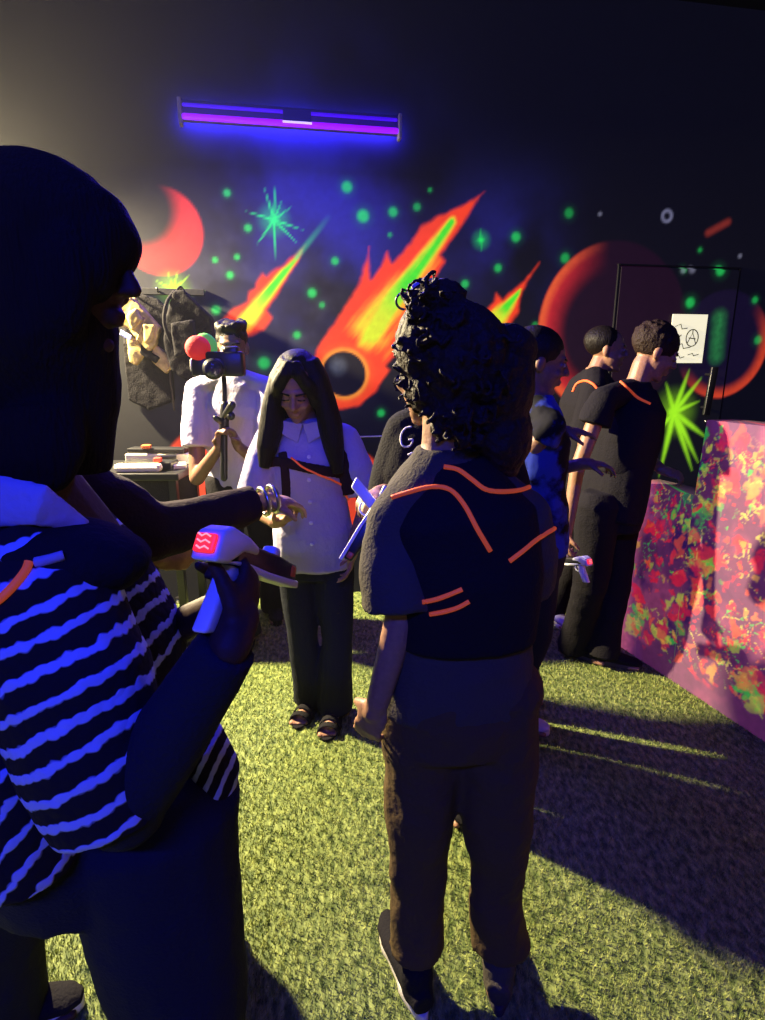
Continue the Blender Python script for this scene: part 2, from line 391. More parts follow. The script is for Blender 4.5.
    # starbursts
    def star(u, v, rays, core, col, w):
        nonlocal C
        s0, z0 = sz(u, v); pm = pxm(u, v); al = smooth(core*pm*1.3, core*pm*.2, np.hypot(S-s0, Z-z0))
        for (x, y) in rays:
            dd, t = sdist(S, Z, (s0, z0), sz(x, y)); al = np.maximum(al, smooth(w*pm*(1.05-t*.8), 0, dd)*(1-t**2*.8))
        al = np.maximum(al, .35*smooth(core*pm*3, 0, np.hypot(S-s0, Z-z0))); over(col, al)
    star(274, 220, [(264, 187), (291, 207), (303, 230), (297, 243), (276, 260), (256, 246), (245, 211), (282, 200), (275, 185)], 7, L3(35, 225, 110), 2.6)
    star(173, 290, [(205, 292), (150, 290), (168, 272), (190, 275), (187, 305), (165, 305), (155, 280), (178, 270)], 8, L3(170, 240, 40), 3)
    star(672, 412, [(687, 370), (699, 378), (697, 401), (705, 438), (696, 462), (657, 476), (652, 436), (664, 383), (690, 470)], 9, L3(165, 245, 35), 6)
    star(481, 240, [(481, 228), (481, 252), (474, 240), (488, 240)], 4, L3(30, 215, 90), 2.5)
    for u, v, r, k in ((227, 193, 5, 1), (347, 187, 7, 1), (363, 216, 8, 1), (393, 212, 6, .8), (248, 228, 5, 1), (215, 260, 4, .9), (237, 257, 4, .9), (230, 275, 5, 1), (335, 261, 5, .9), (312, 293, 6, 1), (322, 305, 4, .7),
                       (297, 335, 5, .9), (264, 363, 8, .9), (216, 310, 6, .9), (516, 237, 6, .8), (465, 284, 5, .8), (498, 268, 5, .7), (565, 258, 6, .5), (569, 213, 6, .4), (688, 303, 6, .8), (718, 271, 6, .8),
                       (535, 325, 4, .4), (381, 413, 5, .8), (417, 207, 5, .5), (156, 377, 6, .4), (682, 270, 4, .4), (758, 340, 5, .5), (390, 235, 3, .5), (430, 190, 3, .4), (700, 250, 3, .4), (755, 300, 4, .5)):
        s0, z0 = sz(u, v); d = np.hypot(S-s0, Z-z0)/(r*pxm(u, v)); over(L3(40, 220, 95), smooth(1, .35, d)*.8*k); over(L3(20, 110, 60), smooth(2.0, .3, d)*.25*k)
    for u, v, r in ((600, 214, 3), (690, 270, 5), (740, 256, 3), (681, 271, 4)):
        s0, z0 = sz(u, v); over(L3(120, 120, 140), smooth(1, .2, np.hypot(S-s0, Z-z0)/(r*pxm(u, v)))*.6)
    s0, z0 = sz(667, 216); d = np.hypot(S-s0, Z-z0); over(L3(120, 120, 150), smooth(3*PXM, 0, np.abs(d-5*PXM))*.7)
    dd, t = sdist(S, Z, sz(708, 233), sz(728, 222)); over(L3(150, 50, 40), smooth(6*PXM, 0, dd)*.6)
    dd, t = sdist(S, Z, sz(717, 318), sz(714, 356)); over(L3(50, 150, 75), smooth(11*pxm(717, 330), 0, dd)*.6*(.5+.6*sp))
    C *= (.86 + .28*sp)[..., None]
    return C
def paint_grid(name, s0, s1, z0, z1, step, off, m, fn, place, parent=None):
    ns = int((s1-s0)/step)+1; nz = int((z1-z0)/step)+1
    S, Z = np.meshgrid(np.linspace(s0, s1, ns), np.linspace(z0, z1, nz))
    col = fn(S, Z)
    X, Y, ZZ = place(S, Z, off)
    v = np.stack([X, Y, ZZ], -1).reshape(-1, 3).astype(np.float32)
    i = np.arange((ns-1)*(nz-1)); r = i//(ns-1); c = i % (ns-1); a = r*ns+c
    q = np.stack([a, a+1, a+1+ns, a+ns], 1)
    # back side a hand's breadth behind, closed at the edges
    return v, q, col.reshape(-1, 3), ns, nz
def grid_mesh(name, v, q, col, ns, nz, back, m):
    nv = len(v); b = v[[0, ns-1, nv-1, nv-ns]] + np.array(back, np.float32)
    me = bpy.data.meshes.new(name)
    edge = [list(range(ns)), list(range(ns-1, nv, ns)), list(range(nv-1, nv-ns-1, -1)), list(range(nv-ns, -1, -ns))]
    faces = q.tolist()
    cb = [nv, nv+1, nv+2, nv+3]
    for k, e in enumerate(edge): faces.append(tuple(e[::-1]) + (cb[k], cb[(k+1) % 4]))
    faces.append((cb[3], cb[2], cb[1], cb[0]))
    me.from_pydata(np.concatenate([v, b]).tolist(), [], faces)
    at_ = me.color_attributes.new('paint', 'FLOAT_COLOR', 'POINT')
    cc = np.ones((nv+4, 4), np.float32); cc[:nv, :3] = col; cc[nv:, :3] = .003; at_.data.foreach_set('color', cc.reshape(-1))
    me.materials.append(m); me.update()
    o = bpy.data.objects.new(name, me); COL.objects.link(o); return o
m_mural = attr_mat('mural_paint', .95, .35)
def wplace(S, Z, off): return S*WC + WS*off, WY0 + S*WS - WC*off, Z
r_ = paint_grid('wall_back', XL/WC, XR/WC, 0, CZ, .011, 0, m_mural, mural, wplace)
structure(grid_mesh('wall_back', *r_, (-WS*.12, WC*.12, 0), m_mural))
# base colour of unpainted wall needs some body for the white lamp: handled by a dark undercoat in the paint function
# door with the mural painted across it
ds1 = sz(727, 345)[0]; ds0 = ds1 - .86
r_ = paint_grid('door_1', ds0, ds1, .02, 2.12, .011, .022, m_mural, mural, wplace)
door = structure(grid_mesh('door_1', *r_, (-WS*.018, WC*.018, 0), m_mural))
g = G()
for s in (ds0-.012, ds1+.012): g.box(wallxyz(s, 1.06, .008), (.005, .008, 1.07), Matrix.Rotation(math.radians(10), 3, 'Z'))
g.box(wallxyz((ds0+ds1)/2, 2.135, .008), ((ds1-ds0)/2+.02, .008, .005), Matrix.Rotation(math.radians(10), 3, 'Z'))
structure(g.build('trim_1', M['trim'], flat=True))
RW = Matrix.Rotation(math.radians(10), 3, 'Z')
# pull handle
hs, hz0 = sz(706, 367); hz1 = sz(706, 414)[1]
g = G(); a, b = V(wallxyz(hs, hz0, .085)), V(wallxyz(hs-.02, hz1, .085)); g.loft([a, b], [(.026, .012)]*2, ref=RW @ V((1, 0, 0)), sq=5)
hd = g.build('door_handle', M['blackpl'], None, bevel=.004, base=a); hd.parent = door
for z in (hz0-.05, hz1+.05):
    g = G(); g.cap(wallxyz(hs-.01, z, .02), wallxyz(hs-.01, z, .085), .010); pp = g.build('handle_post', M['blackpl'], hd)
g = G(); g.ell(wallxyz(sz(703, 421)[0], sz(703, 421)[1], .03), (.010, .010, .010)); q = g.build('lock_knob', M['metal'], None, base=wallxyz(*sz(703, 421), .03)); q.parent = door
# thin pale wire along wall
g = G(); a = wallxyz(*sz(340, 437), .008); b = wallxyz(*sz(470, 434), .008); g.cap(a, b, .0045)
tag(g.build('wall_wire', M['sole'], base=a), 'thin pale wire running level across the black lower part of the painted wall', 'wire')

# notice on the door
sN = [sz(667, 319), sz(706, 315), sz(700, 363), sz(664, 361)]
sx0, sx1 = sN[1][0]-.27, sN[1][0]-.008; szt, szb = sN[1][1], sN[2][1]
cN = V(wallxyz((sx0+sx1)/2, (szt+szb)/2, .028))
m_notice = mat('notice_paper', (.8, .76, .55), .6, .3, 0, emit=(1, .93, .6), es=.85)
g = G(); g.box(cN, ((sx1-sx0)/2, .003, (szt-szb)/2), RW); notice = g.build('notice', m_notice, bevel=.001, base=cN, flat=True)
tag(notice, 'small bright cream notice with black line drawing, stuck on the door beside the dark head', 'notice')
def np_(x, z): return wallxyz(sx0 + (sx1-sx0)*x, szb + (szt-szb)*z, .032)
g = G(); cx, cz_, rr = .62, .52, .28
g.loft([np_(cx + rr*.62*math.cos(t*math.pi/10), cz_ + rr*.62*math.sin(t*math.pi/10)) for t in range(21)], [.0035]*21, n=6)
for ln in (((.5, .42), (.62, .62), (.74, .40)), ((.62, .62), (.62, .68)), ((.52, .52), (.72, .50)), ((.1, .75), (.25, .8), (.3, .7), (.45, .72)), ((.15, .35), (.35, .4), (.4, .3), (.6, .33)),
           ((.55, .17), (.68, .2), (.72, .15), (.86, .18)), ((.08, .12), (.3, .15), (.34, .1), (.45, .13)), ((.12, .6), (.2, .5), (.3, .58))):
    g.loft([np_(*p) for p in ln], [.0032]*len(ln), n=6)
g.build('notice_drawing', M['blackpl'], notice)

# ------------------------------------------------------------------ UV batten and warm lamp
def batten(name, a, b, watts, label, face, col=UVC):
    a, b = V(a), V(b); mid = (a+b)/2; ax = (b-a).normalized(); L = (b-a).length; e = empty(name, mid)
    up = V((0, 0, 1)); fr = V(face).normalized(); Rm = Matrix((ax, -fr, up)).transposed()
    hm = mat('lamp_housing', (.12, .12, .2), .4, .4)
    g = G(); g.box(mid - fr*.035 + up*.015, (L/2, .012, .05), Rm); g.build('housing', hm, e, bevel=.004, flat=True)
    tm = mat('uv_tube', (.2, .1, .6), .3, .3, emit=(.24, .0, 1.0), es=1.5)
    tm2 = mat('uv_tube_reflection', (.1, .05, .5), .3, .3, emit=(.05, .0, .75), es=.9)
    g = G(); g.cap(a + ax*.02 - up*.022, b - ax*.02 - up*.022, .015); g.build('tube', tm, e)
    g = G(); g.cap(a + ax*.02 + up*.036 - fr*.01, b - ax*.02 + up*.036 - fr*.01, .009); g.build('tube', tm2, e)  # dim glowing strip for the tube's reflection in the housing
    for p in (a, b):
        g = G(); g.box(p - fr*.012, (.009, .03, .062), Rm); g.build('end_cap', mat('lamp_end', (.35, .32, .33), .4, .4), e, bevel=.004, flat=True)
    g = G(); g.box(mid + fr*.012 + up*.012 + ax*.02, (.075, .004, .030), Rm); bx = g.build('ballast_cover', mat('ballast', (.05, .03, .3), .5, .3), e, bevel=.002, flat=True)
    g = G(); g.box(mid + fr*.018 - up*.020 + ax*.02, (.078, .003, .0045), Rm); g.build('bright_edge', mat('edge_light', (.8, .8, .9), .4, .4, emit=(.65, .5, 1), es=1.1), bx, flat=True)
    for k in (-.3, .3):
        g = G(); g.box(mid + ax*L*k - fr*.075 + up*.02, (.015, .03, .012), Rm); g.build('bracket', hm, e, flat=True)
    ld = bpy.data.lights.new(name + '_light', 'AREA'); ld.shape = 'RECTANGLE'; ld.size = L; ld.size_y = .05; ld.energy = watts; ld.color = col
    lo = bpy.data.objects.new(name + '_light', ld); COL.objects.link(lo); lo.parent = e
    lo.location = fr*.05 - up*.03; lo.rotation_euler = ((fr*.75 - up*.65)).to_track_quat('-Z', 'Y').to_euler()
    ld = bpy.data.lights.new(name + '_back_light', 'AREA'); ld.shape = 'RECTANGLE'; ld.size = L; ld.size_y = .03; ld.energy = watts*.55; ld.color = (.03, .02, 1)
    lo = bpy.data.objects.new(name + '_back_light', ld); COL.objects.link(lo); lo.parent = e
    lo.location = -fr*.055; lo.rotation_euler = (-fr).to_track_quat('-Z', 'Y').to_euler()
    tag(e, label, 'ultraviolet light'); return e
pa = wall_pt(183, 119); pb = wall_pt(396, 135); nW = V((WS, -WC, 0))
zt = (pa.z + pb.z)/2
pa = V((pa.x, pa.y, zt)) + nW*.11; pb = V((pb.x, pb.y, zt)) + nW*.11
batten('uv_light_batten', pa, pb, UV_MURAL_W, 'violet glowing ultraviolet tube batten high on the back wall above the comets', nW, (.06, .03, 1))
batten('uv_light_batten', (-1.0, -1.3, 2.75), (.2, -1.3, 2.75), UV_NEAR_W, 'unseen ultraviolet tube batten behind the camera, added as blue fill light', (0, 1, 0))  # unseen tube, added to raise the blue on the near figures
batten('uv_light_batten', (-.9, .85, 3.45), (.3, .85, 3.45), 18, 'ultraviolet tube batten overhead near the ceiling, above the photo', (0, .75, -.66))  # unseen overhead tube, added to bring blue onto the woman's front
def spotlamp():
    p = V(LAMP_POS); tgt = V((.2, 1.7, .3)); e = empty('work_lamp', p)
    q = (tgt-p).normalized(); Rm = q.to_track_quat('Y', 'Z').to_matrix()
    g = G(); g.box(p - q*.05, (.11, .03, .08), Rm); g.build('lamp_housing', M['blackpl'], e, bevel=.01, flat=True)
    g = G(); g.box(p - q*.015, (.095, .004, .065), Rm); g.build('lamp_glass', mat('lamp_glass', (.9, .8, .6), .3, .3, emit=(1, .85, .55), es=12), e, bevel=.003, flat=True)
    g = G(); g.cap(p - q*.07, V((XL, p.y-.05, p.z+.05)), .012); g.build('bracket', M['blackpl'], e)
    ld = bpy.data.lights.new('work_lamp_light', 'SPOT'); ld.energy = LAMP_W; ld.color = (1, .82, .48); ld.spot_size = math.radians(125); ld.spot_blend = .6; ld.shadow_soft_size = .05
    lo = bpy.data.objects.new('work_lamp_light', ld); COL.objects.link(lo); lo.parent = e; lo.location = q*.03; lo.rotation_euler = q.to_track_quat('-Z', 'Y').to_euler()
    tag(e, 'bright warm white work lamp on the left side wall, just out of the photo', 'lamp')
spotlamp()

# ------------------------------------------------------------------ splatter-painted barrier
B0 = ground(610, 640); B1 = ground(765, 742); bd = (B1-B0); bd.z = 0; bd.normalize(); bn = V((bd.y, -bd.x, 0))
if bn.x > 0: bn = -bn
def bpl(s, z, off): return B0.x + bd.x*s + bn.x*off, B0.y + bd.y*s + bn.y*off, z
def bsz(u, v):   # photo -> panel coordinates
    r = ray(u, v); o = V((0, 0, CH)); t = (B0-o).dot(bn)/r.dot(bn); p = o + r*t; return ((p-B0).dot(bd), p.z)
def splat(S, Z):
    C = np.zeros(S.shape+(3,)); C[:] = L3(98, 42, 80)
    def over(col, a): nonlocal C; C = C*(1-a[..., None]) + np.asarray(col)*a[..., None]
    n1 = fbm(S*4, Z*4, 31); over(L3(175, 75, 110), smooth(.45, .65, n1)*.6)
    over(L3(215, 105, 125), smooth(.16, .06, S - .05*n1)*.8)
    wx = S + .06*(fbm(S*9, Z*9, 40)-.5); wz = Z + .06*(fbm(S*9, Z*9, 41)-.5)
    mid = smooth(.12, .26, Z + .05*n1)*smooth(.10, .22, S + .1*(n1-.5)) * smooth(1.26, 1.05, Z)
    over(L3(30, 14, 75), mid*smooth(.5, .6, fbm(wx*5, wz*5, 50))*smooth(.85, .3, S)*.95)
    rr = np.random.default_rng(5)
    cols = [(235, 28, 45), (240, 50, 50), (225, 35, 60), (245, 90, 30), (235, 170, 50), (200, 205, 60), (40, 200, 60), (30, 140, 70), (120, 215, 40), (240, 120, 60)]
    PS = S + .09*(fbm(S*14, Z*14, 200)-.5) + .03*(fbm(S*45, Z*45, 202, 2)-.5); PZ = Z + .09*(fbm(S*14, Z*14, 201)-.5) + .03*(fbm(S*45, Z*45, 203, 2)-.5)
    for k in range(1100):
        s0 = rr.uniform(.12, 2.3); z0 = rr.uniform(.08, 1.25); r0 = rr.uniform(.006, .016) if k > 450 else rr.uniform(.012, .045); j = rr.choice(len(cols), p=[.17, .15, .1, .12, .12, .1, .08, .05, .06, .05])
        if s0 > .75 and rr.random() < .5: j = rr.choice([0, 1, 3, 4, 5])
        n = fbm(S*16+k*3.1, Z*16-k*1.7, k % 7 + 60, 3)
        d = np.hypot(PS-s0, (PZ-z0)*rr.uniform(.6, 1.4))/r0 + (n-.5)*2.6
        over(L3(*cols[j]), smooth(1.05, .6, d)*rr.uniform(.45, .9)*smooth(.05, .14, Z))
    f1 = np.abs(fbm(S*13, Z*13, 90)-.5); over(L3(225, 205, 80), smooth(.022, .006, f1)*mid*.75*smooth(.45, .6, fbm(S*6, Z*6, 94)))
    f2 = np.abs(fbm(S*17, Z*17, 97)-.5); over(L3(50, 210, 70), smooth(.022, .006, f2)*mid*.7*smooth(.5, .62, fbm(S*5, Z*5, 99)))
    f3 = np.abs(fbm(S*15, Z*15, 107)-.5); over(L3(235, 40, 50), smooth(.026, .008, f3)*mid*.7*smooth(.45, .6, fbm(S*5, Z*5, 103)))
    C *= (.75 + .4*fbm(S*50, Z*50, 77, 2))[..., None]
    return C
m_splat = attr_mat('splatter_paint', .55, .55, .3, 18, coat=(.085, .055, .075))
def barrier():
    e = empty('splatter_barrier', B0)
    tag(e, 'tall stepped barrier panel covered in pink, red, yellow and green fluorescent paint splatter', 'barrier')
    (t0s, t0z), (t1s, t1z), (t2s, t2z) = bsz(634, 481), bsz(697, 496), bsz(707, 420)
    zlow = t0z; zhi = t2z; sstep = (t1s+t2s)/2
    for name, s0, s1, zt, sl in (('low_panel', 0, sstep, zlow, 1), ('tall_panel', sstep, 2.6, zhi, 0)):
        def place(S, Z, off, s0=s0, s1=s1, zt=zt, sl=sl):
            SS = S + (s1-S)/(s1-s0)*(Z/zt)*(t0s if sl else 0)
            ZZ = Z*(1 + (0 if not sl else (t1z/zlow-1)*(S-s0)/(s1-s0)))
            bulge = .018*np.sin(np.pi*np.clip(Z/zt, 0, 1))
            return bpl(SS, ZZ, off + bulge)
        v, q, col, ns, nz = paint_grid(name, s0, s1, 0, zt, .006, 0, m_splat, splat, place)
        o = grid_mesh(name, v, q, col, ns, nz, tuple(-bn*.16), m_splat); o.data.transform(Matrix.Translation(-B0)); o.parent = e
    return e
barrier()

# ------------------------------------------------------------------ people
def frame(fwd, up=(0, 0, 1)):
    f = V(fwd).normalized(); u = V(up); x = f.cross(u).normalized(); u = x.cross(f).normalized()
    return Matrix((x, f, u)).transposed()
def head_prims(g, c, R, s=1.0):
    c = V(c); P = lambda x, y, z: c + R @ V((x*s, y*s, z*s)); E = lambda p, r: g.ell(P(*p), tuple(q*s for q in r), R)
    E((0, -.012, .032), (.073, .093, .083)); E((0, .022, -.03), (.060, .068, .078)); E((0, .040, -.082), (.042, .038, .030)); E((0, .068, -.098), (.020, .018, .014))
    E((0, .070, .030), (.048, .020, .012)); E((-.034, .066, -.028), (.020, .020, .016)); E((.034, .066, -.028), (.020, .020, .016))
    g.cap(P(0, .086, .018), P(0, .108, -.020), .0075*s, .0115*s); E((.012, .095, -.026), (.007, .009, .007)); E((-.012, .095, -.026), (.007, .009, .007))
    E((0, .088, -.054), (.022, .010, .0055)); E((0, .086, -.066), (.019, .010, .0065))
    for q in (-1, 1):
        E((q*.074, -.012, -.008), (.010, .018, .030)); E((q*.070, -.006, -.030), (.008, .010, .012)); E((q*.030, .076, .006), (.015, .009, .009))
def hand_prims(g, w, d, n, t, curl=.35, s=1.0, thumb=.5):
    """w wrist, d towards fingers, n palm-side normal, t thumb side"""
    w = V(w); d = V(d).normalized(); n = V(n); n = (n - d*n.dot(d)).normalized(); tt = d.cross(n); tt = tt if tt.dot(V(t)) > 0 else -tt
    R = Matrix((tt, d, n)).transposed()
    g.ell(w + d*.048*s, (.038*s, .052*s, .015*s), R); g.cap(w - d*.01, w + d*.03*s, .024*s, .026*s)
    for k, (off, L) in enumerate(((.029, .066), (.010, .074), (-.010, .069), (-.028, .054))):
        p = w + d*(.088 - abs(off-.005)*.25)*s + tt*off*s; th = 0; a = curl*(.8+.12*k)
        for j, (fr, r) in enumerate(((.45, .0088), (.31, .0080), (.24, .0072))):
            th += a; dd = d*math.cos(th) + n*math.sin(th); q = p + dd*L*fr*s; g.cap(p, q, r*s, r*.93*s, 8); p = q
    p = w + d*.028*s + tt*.026*s; td = (tt*.75 + d*.75 + n*thumb).normalized(); q = p + td*.038*s; g.cap(p, q, .013*s, .0105*s, 8)
    td = (tt*.25 + d*.85 + n*(thumb+.2)).normalized(); g.cap(q, q + td*.030*s, .010*s, .0082*s, 8)
def foot_prims(g, an, d, s=1.0):
    an = V(an); d = V((d[0], d[1], 0)).normalized(); sd = V((d.y, -d.x, 0)); z = .030
    heel = V((an.x, an.y, z)) - d*.035; g.cap(heel, V((an.x, an.y, z)) + d*.12*s, .030, .027); g.cap(an, heel + d*.03, .034, .032)
    g.cap(an - V((0, 0, .02)), V((an.x, an.y, .035)) + d*.09, .032, .024)
    for k in range(5):
        o = (.030 - k*.015); L = (.055, .056, .05, .042, .034)[k]; b = V((an.x, an.y, .016)) + d*.125*s + sd*o*(1 if k < 5 else 1)
        g.cap(b, b + d*L*.75, (.013 if k == 0 else .0095), (.012 if k == 0 else .0085), 8)
def body(name, J, eyes='open', vox=.006, skin='skin', hs=1.0, base=None, bare_feet=False, w=1.0, label='', group=None):
    g = G(); sd = V(J['side']).normalized()
    nk, pe = V(J['neck']), V(J['pelvis']); ch = nk.lerp(pe, .3)
    g.loft([pe - V((0, 0, .09)), pe, nk.lerp(pe, .62), ch, nk.lerp(pe, .08), nk + V((0, 0, .02))], [(.12*w, .09*w), (.155*w, .105*w), (.125*w, .09*w), (.15*w, .10*w), (.10*w, .065*w), (.05, .05)], ref=sd)
    R = frame(J['look'], J.get('headup', (0, 0, 1))); hc = V(J['head'])
    g.cap(nk - V((0, 0, .02)), hc + R @ V((0, -.02, -.06)), .052*hs, .050*hs); head_prims(g, hc, R, hs)
    for k in 'ab':
        sh, el, wr = V(J['sh'+k]), V(J['el'+k]), V(J['wr'+k])
        g.cap(nk.lerp(sh, .3) - V((0, 0, .012)), sh, .042, .042); g.cap(sh, el, .046*w, .038*w); g.cap(el, wr, .038*w, .025)
        h = J.get('hand'+k, {}); d = h.get('d', (wr-el)); n = h.get('n', J['look']); t = h.get('t', (0, 0, 1))
        hand_prims(g, wr, d, n, t, h.get('curl', .35), h.get('s', 1.0)*.95)
        hp, kn, an = V(J['hp'+k]), V(J['kn'+k]), V(J['an'+k])
        g.cap(hp, kn, .078*w, .052*w); g.cap(kn, an, .052*w, .034); foot_prims(g, an, J['ft'+k])
    base = V(base) if base is not None else V((pe.x, pe.y, 0))
    o = g.build(name, M[skin], None, vox=vox, smooth=2, base=base)
    tag(o, label, 'person', group); o['kind'] = 'thing'
    # eyes as parts
    if eyes == 'none': return o, R
    for q in (-1, 1):
        if eyes == 'closed':
            e = G(); e.loft([hc + R @ V(((q*.030+x)*hs, (.0885-8*x*x)*hs, (.003 + 8*x*x)*hs)) for x in (-.014, -.007, 0, .007, .014)], [.0022*hs]*5, n=6); e.build('eyelash', M['hair'], o)
            e = G(); e.cap(hc + R @ V((q*.014*hs, .090*hs, .026*hs)), hc + R @ V((q*.046*hs, .078*hs, .028*hs)), .0035*hs); e.build('eyebrow', M['hair'], o); continue
        e = G(); e.ell(hc + R @ V((q*.030*hs, .0805*hs, .006*hs)), (.0085*hs,)*3); ey = e.build('eye', M['eye'], o)
        e = G(); e.ell(hc + R @ V((q*.030*hs, .0875*hs, .005*hs)), (.0038*hs,)*3); e.build('pupil', M['blackpl'], ey)
        e = G(); e.cap(hc + R @ V((q*.014*hs, .090*hs, .026*hs)), hc + R @ V((q*.046*hs, .078*hs, .028*hs)), .0035*hs); e.build('eyebrow', M['hair'], o)
    return o, R
def top(parent, J, m, sleeve=.6, ease=.02, hem=None, name='shirt', w=1.0, vox=.008, disp=.006, extra=None, only=None, sl_r=1.0):
    sd = V(J['side']).normalized(); nk, pe = V(J['neck']), V(J['pelvis']); g = G()
    hem = V(hem) if hem is not None else pe - V((0, 0, .05))
    g.loft([hem, pe.lerp(nk, .12), nk.lerp(pe, .6), nk.lerp(pe, .3), nk.lerp(pe, .10), nk - V((0, 0, .0)), nk + V((0, 0, .015))],
           [(.17*w+ease, .115*w+ease), (.165*w+ease, .115*w+ease), (.14*w+ease, .10*w+ease), (.155*w+ease, .11*w+ease), (.115*w+ease, .075*w+ease), (.065+ease*.3, .06+ease*.2), (.060, .056)], ref=sd, n=24, sq=2.3)
    for k in 'ab':
        if only and k not in only: continue
        sh, el, wr = V(J['sh'+k]), V(J['el'+k]), V(J['wr'+k])
        g.cap(nk.lerp(sh, .25) - V((0, 0, .014)), sh, .054*w+ease*.5, .054*w+ease*.5)
        if sleeve <= 1: g.loft([sh, sh.lerp(el, sleeve*.5), sh.lerp(el, sleeve)], [.052*w+ease*.6, (.054*w+ease)*sl_r, (.054*w+ease*1.2)*sl_r])
        else:
            g.loft([sh, sh.lerp(el, .5), el], [.052*w+ease*.6, .05*w+ease, .046*w+ease*.8]); g.cap(el, el, .045*w+ease*.8); g.loft([el, el.lerp(wr, (sleeve-1)*.5), el.lerp(wr, sleeve-1)], [.044*w+ease*.8, .040*w+ease*.6, .032*w+ease*.5])
    if extra: extra(g)
    o = g.build(name, m, parent, vox=vox, smooth=4, disp=disp, dsize=.09)
    return o
def trousers(parent, J, m, flare=1.0, ease=.02, name='trousers', vox=.009, w=1.0, zend=.05, disp=.008, up=.06):
    sd = V(J['side']).normalized(); pe = V(J['pelvis']); g = G()
    g.loft([pe - V((0, 0, .14)), pe - V((0, 0, .05)), pe + V((0, 0, up))], [(.14*w+ease, .10*w+ease), (.165*w+ease*.8, .115*w+ease*.8), (.145*w+ease*.6, .10*w+ease*.6)], ref=sd, n=24)
    for k in 'ab':
        hp, kn, an = V(J['hp'+k]), V(J['kn'+k]), V(J['an'+k]); e = V((an.x, an.y, zend)); d = V(J['ft'+k]).normalized()
        g.loft([hp + V((0, 0, .09)), hp + V((0, 0, .03)), hp.lerp(kn, .5), kn, kn.lerp(e, .5), e + d*.0], [.05*w+ease, .085*w+ease, .072*w+ease, .056*w+ease*1.1, .050*w*flare+ease, .052*w*flare*1.1+ease*1.1], n=18)
    return g.build(name, m, parent, vox=vox, smooth=3, disp=disp, dsize=.12)
def shoe(parent, an, d, m, ms, L=.27, name='shoe'):
    an = V((an[0], an[1], 0)); d = V((d[0], d[1], 0)).normalized(); s = V((d.y, -d.x, 0)); o = an - d*.06
    g = G(); g.loft([o + d*(-.015)+V((0, 0, .055)), o+d*.03+V((0, 0, .060)), o + d*.10+V((0, 0, .055)), o + d*.17+V((0, 0, .042)), o + d*.22+V((0, 0, .036)), o + d*(L-.022)+V((0, 0, .032))],
                    [(.026, .030), (.036, .042), (.040, .036), (.044, .024), (.040, .018), (.018, .010)], ref=s)
    g.cap(o+d*.035+V((0, 0, .05)), o+d*.035+V((0, 0, .10)), .038, .040)
    up = g.build(name, m, parent, vox=.006, smooth=3)
    g = G(); out = []
    for k in range(32):
        th = 2*math.pi*k/32; x = math.cos(th); y = math.sin(th); wd = .040 + .009*x - (.008 if abs(x) < .35 else 0)
        out.append(o + d*(L/2-.02 + x*L/2) + s*y*wd)
    vs = [p + V((0, 0, .002)) for p in out] + [p*1.0 + V((0, 0, .030)) for p in out]; n = 32
    g.add(vs, [tuple(range(n-1, -1, -1)), tuple(range(n, 2*n))] + [(i, (i+1) % n, (i+1) % n+n, i+n) for i in range(n)])
    g.build('sole', ms, up, bevel=.004); return up
def sandal(parent, an, d, m):
    an = V((an[0], an[1], 0)); d = V((d[0], d[1], 0)).normalized(); s = V((d.y, -d.x, 0)); o = an - d*.05; L = .26
    g = G(); out = [o + d*(L/2-.02 + math.cos(2*math.pi*k/28)*L/2) + s*math.sin(2*math.pi*k/28)*(.042+.007*math.cos(2*math.pi*k/28)) for k in range(28)]; n = 28
    g.add([p + V((0, 0, .001)) for p in out] + [p + V((0, 0, .014)) for p in out], [tuple(range(n-1, -1, -1)), tuple(range(n, 2*n))] + [(i, (i+1) % n, (i+1) % n+n, i+n) for i in range(n)])
    so = g.build('sandal', m, parent, bevel=.003)
    for t, hgt in ((.15, .05), (.19, .042)):
        g = G(); g.loft([o + d*t + s*.045*math.cos(a*math.pi/8) + V((0, 0, .012 + hgt*math.sin(a*math.pi/8))) for a in range(9)], [(.016, .004)]*9, ref=d); g.build('strap', m, so)
    g = G(); g.loft([o + d*.0 + s*.04*math.cos(a*math.pi/8) + d*(-.03*math.sin(a*math.pi/8)) + V((0, 0, .05)) for a in range(9)], [(.008, .004)]*9, ref=(0, 0, 1))
    g.build('strap', m, so)
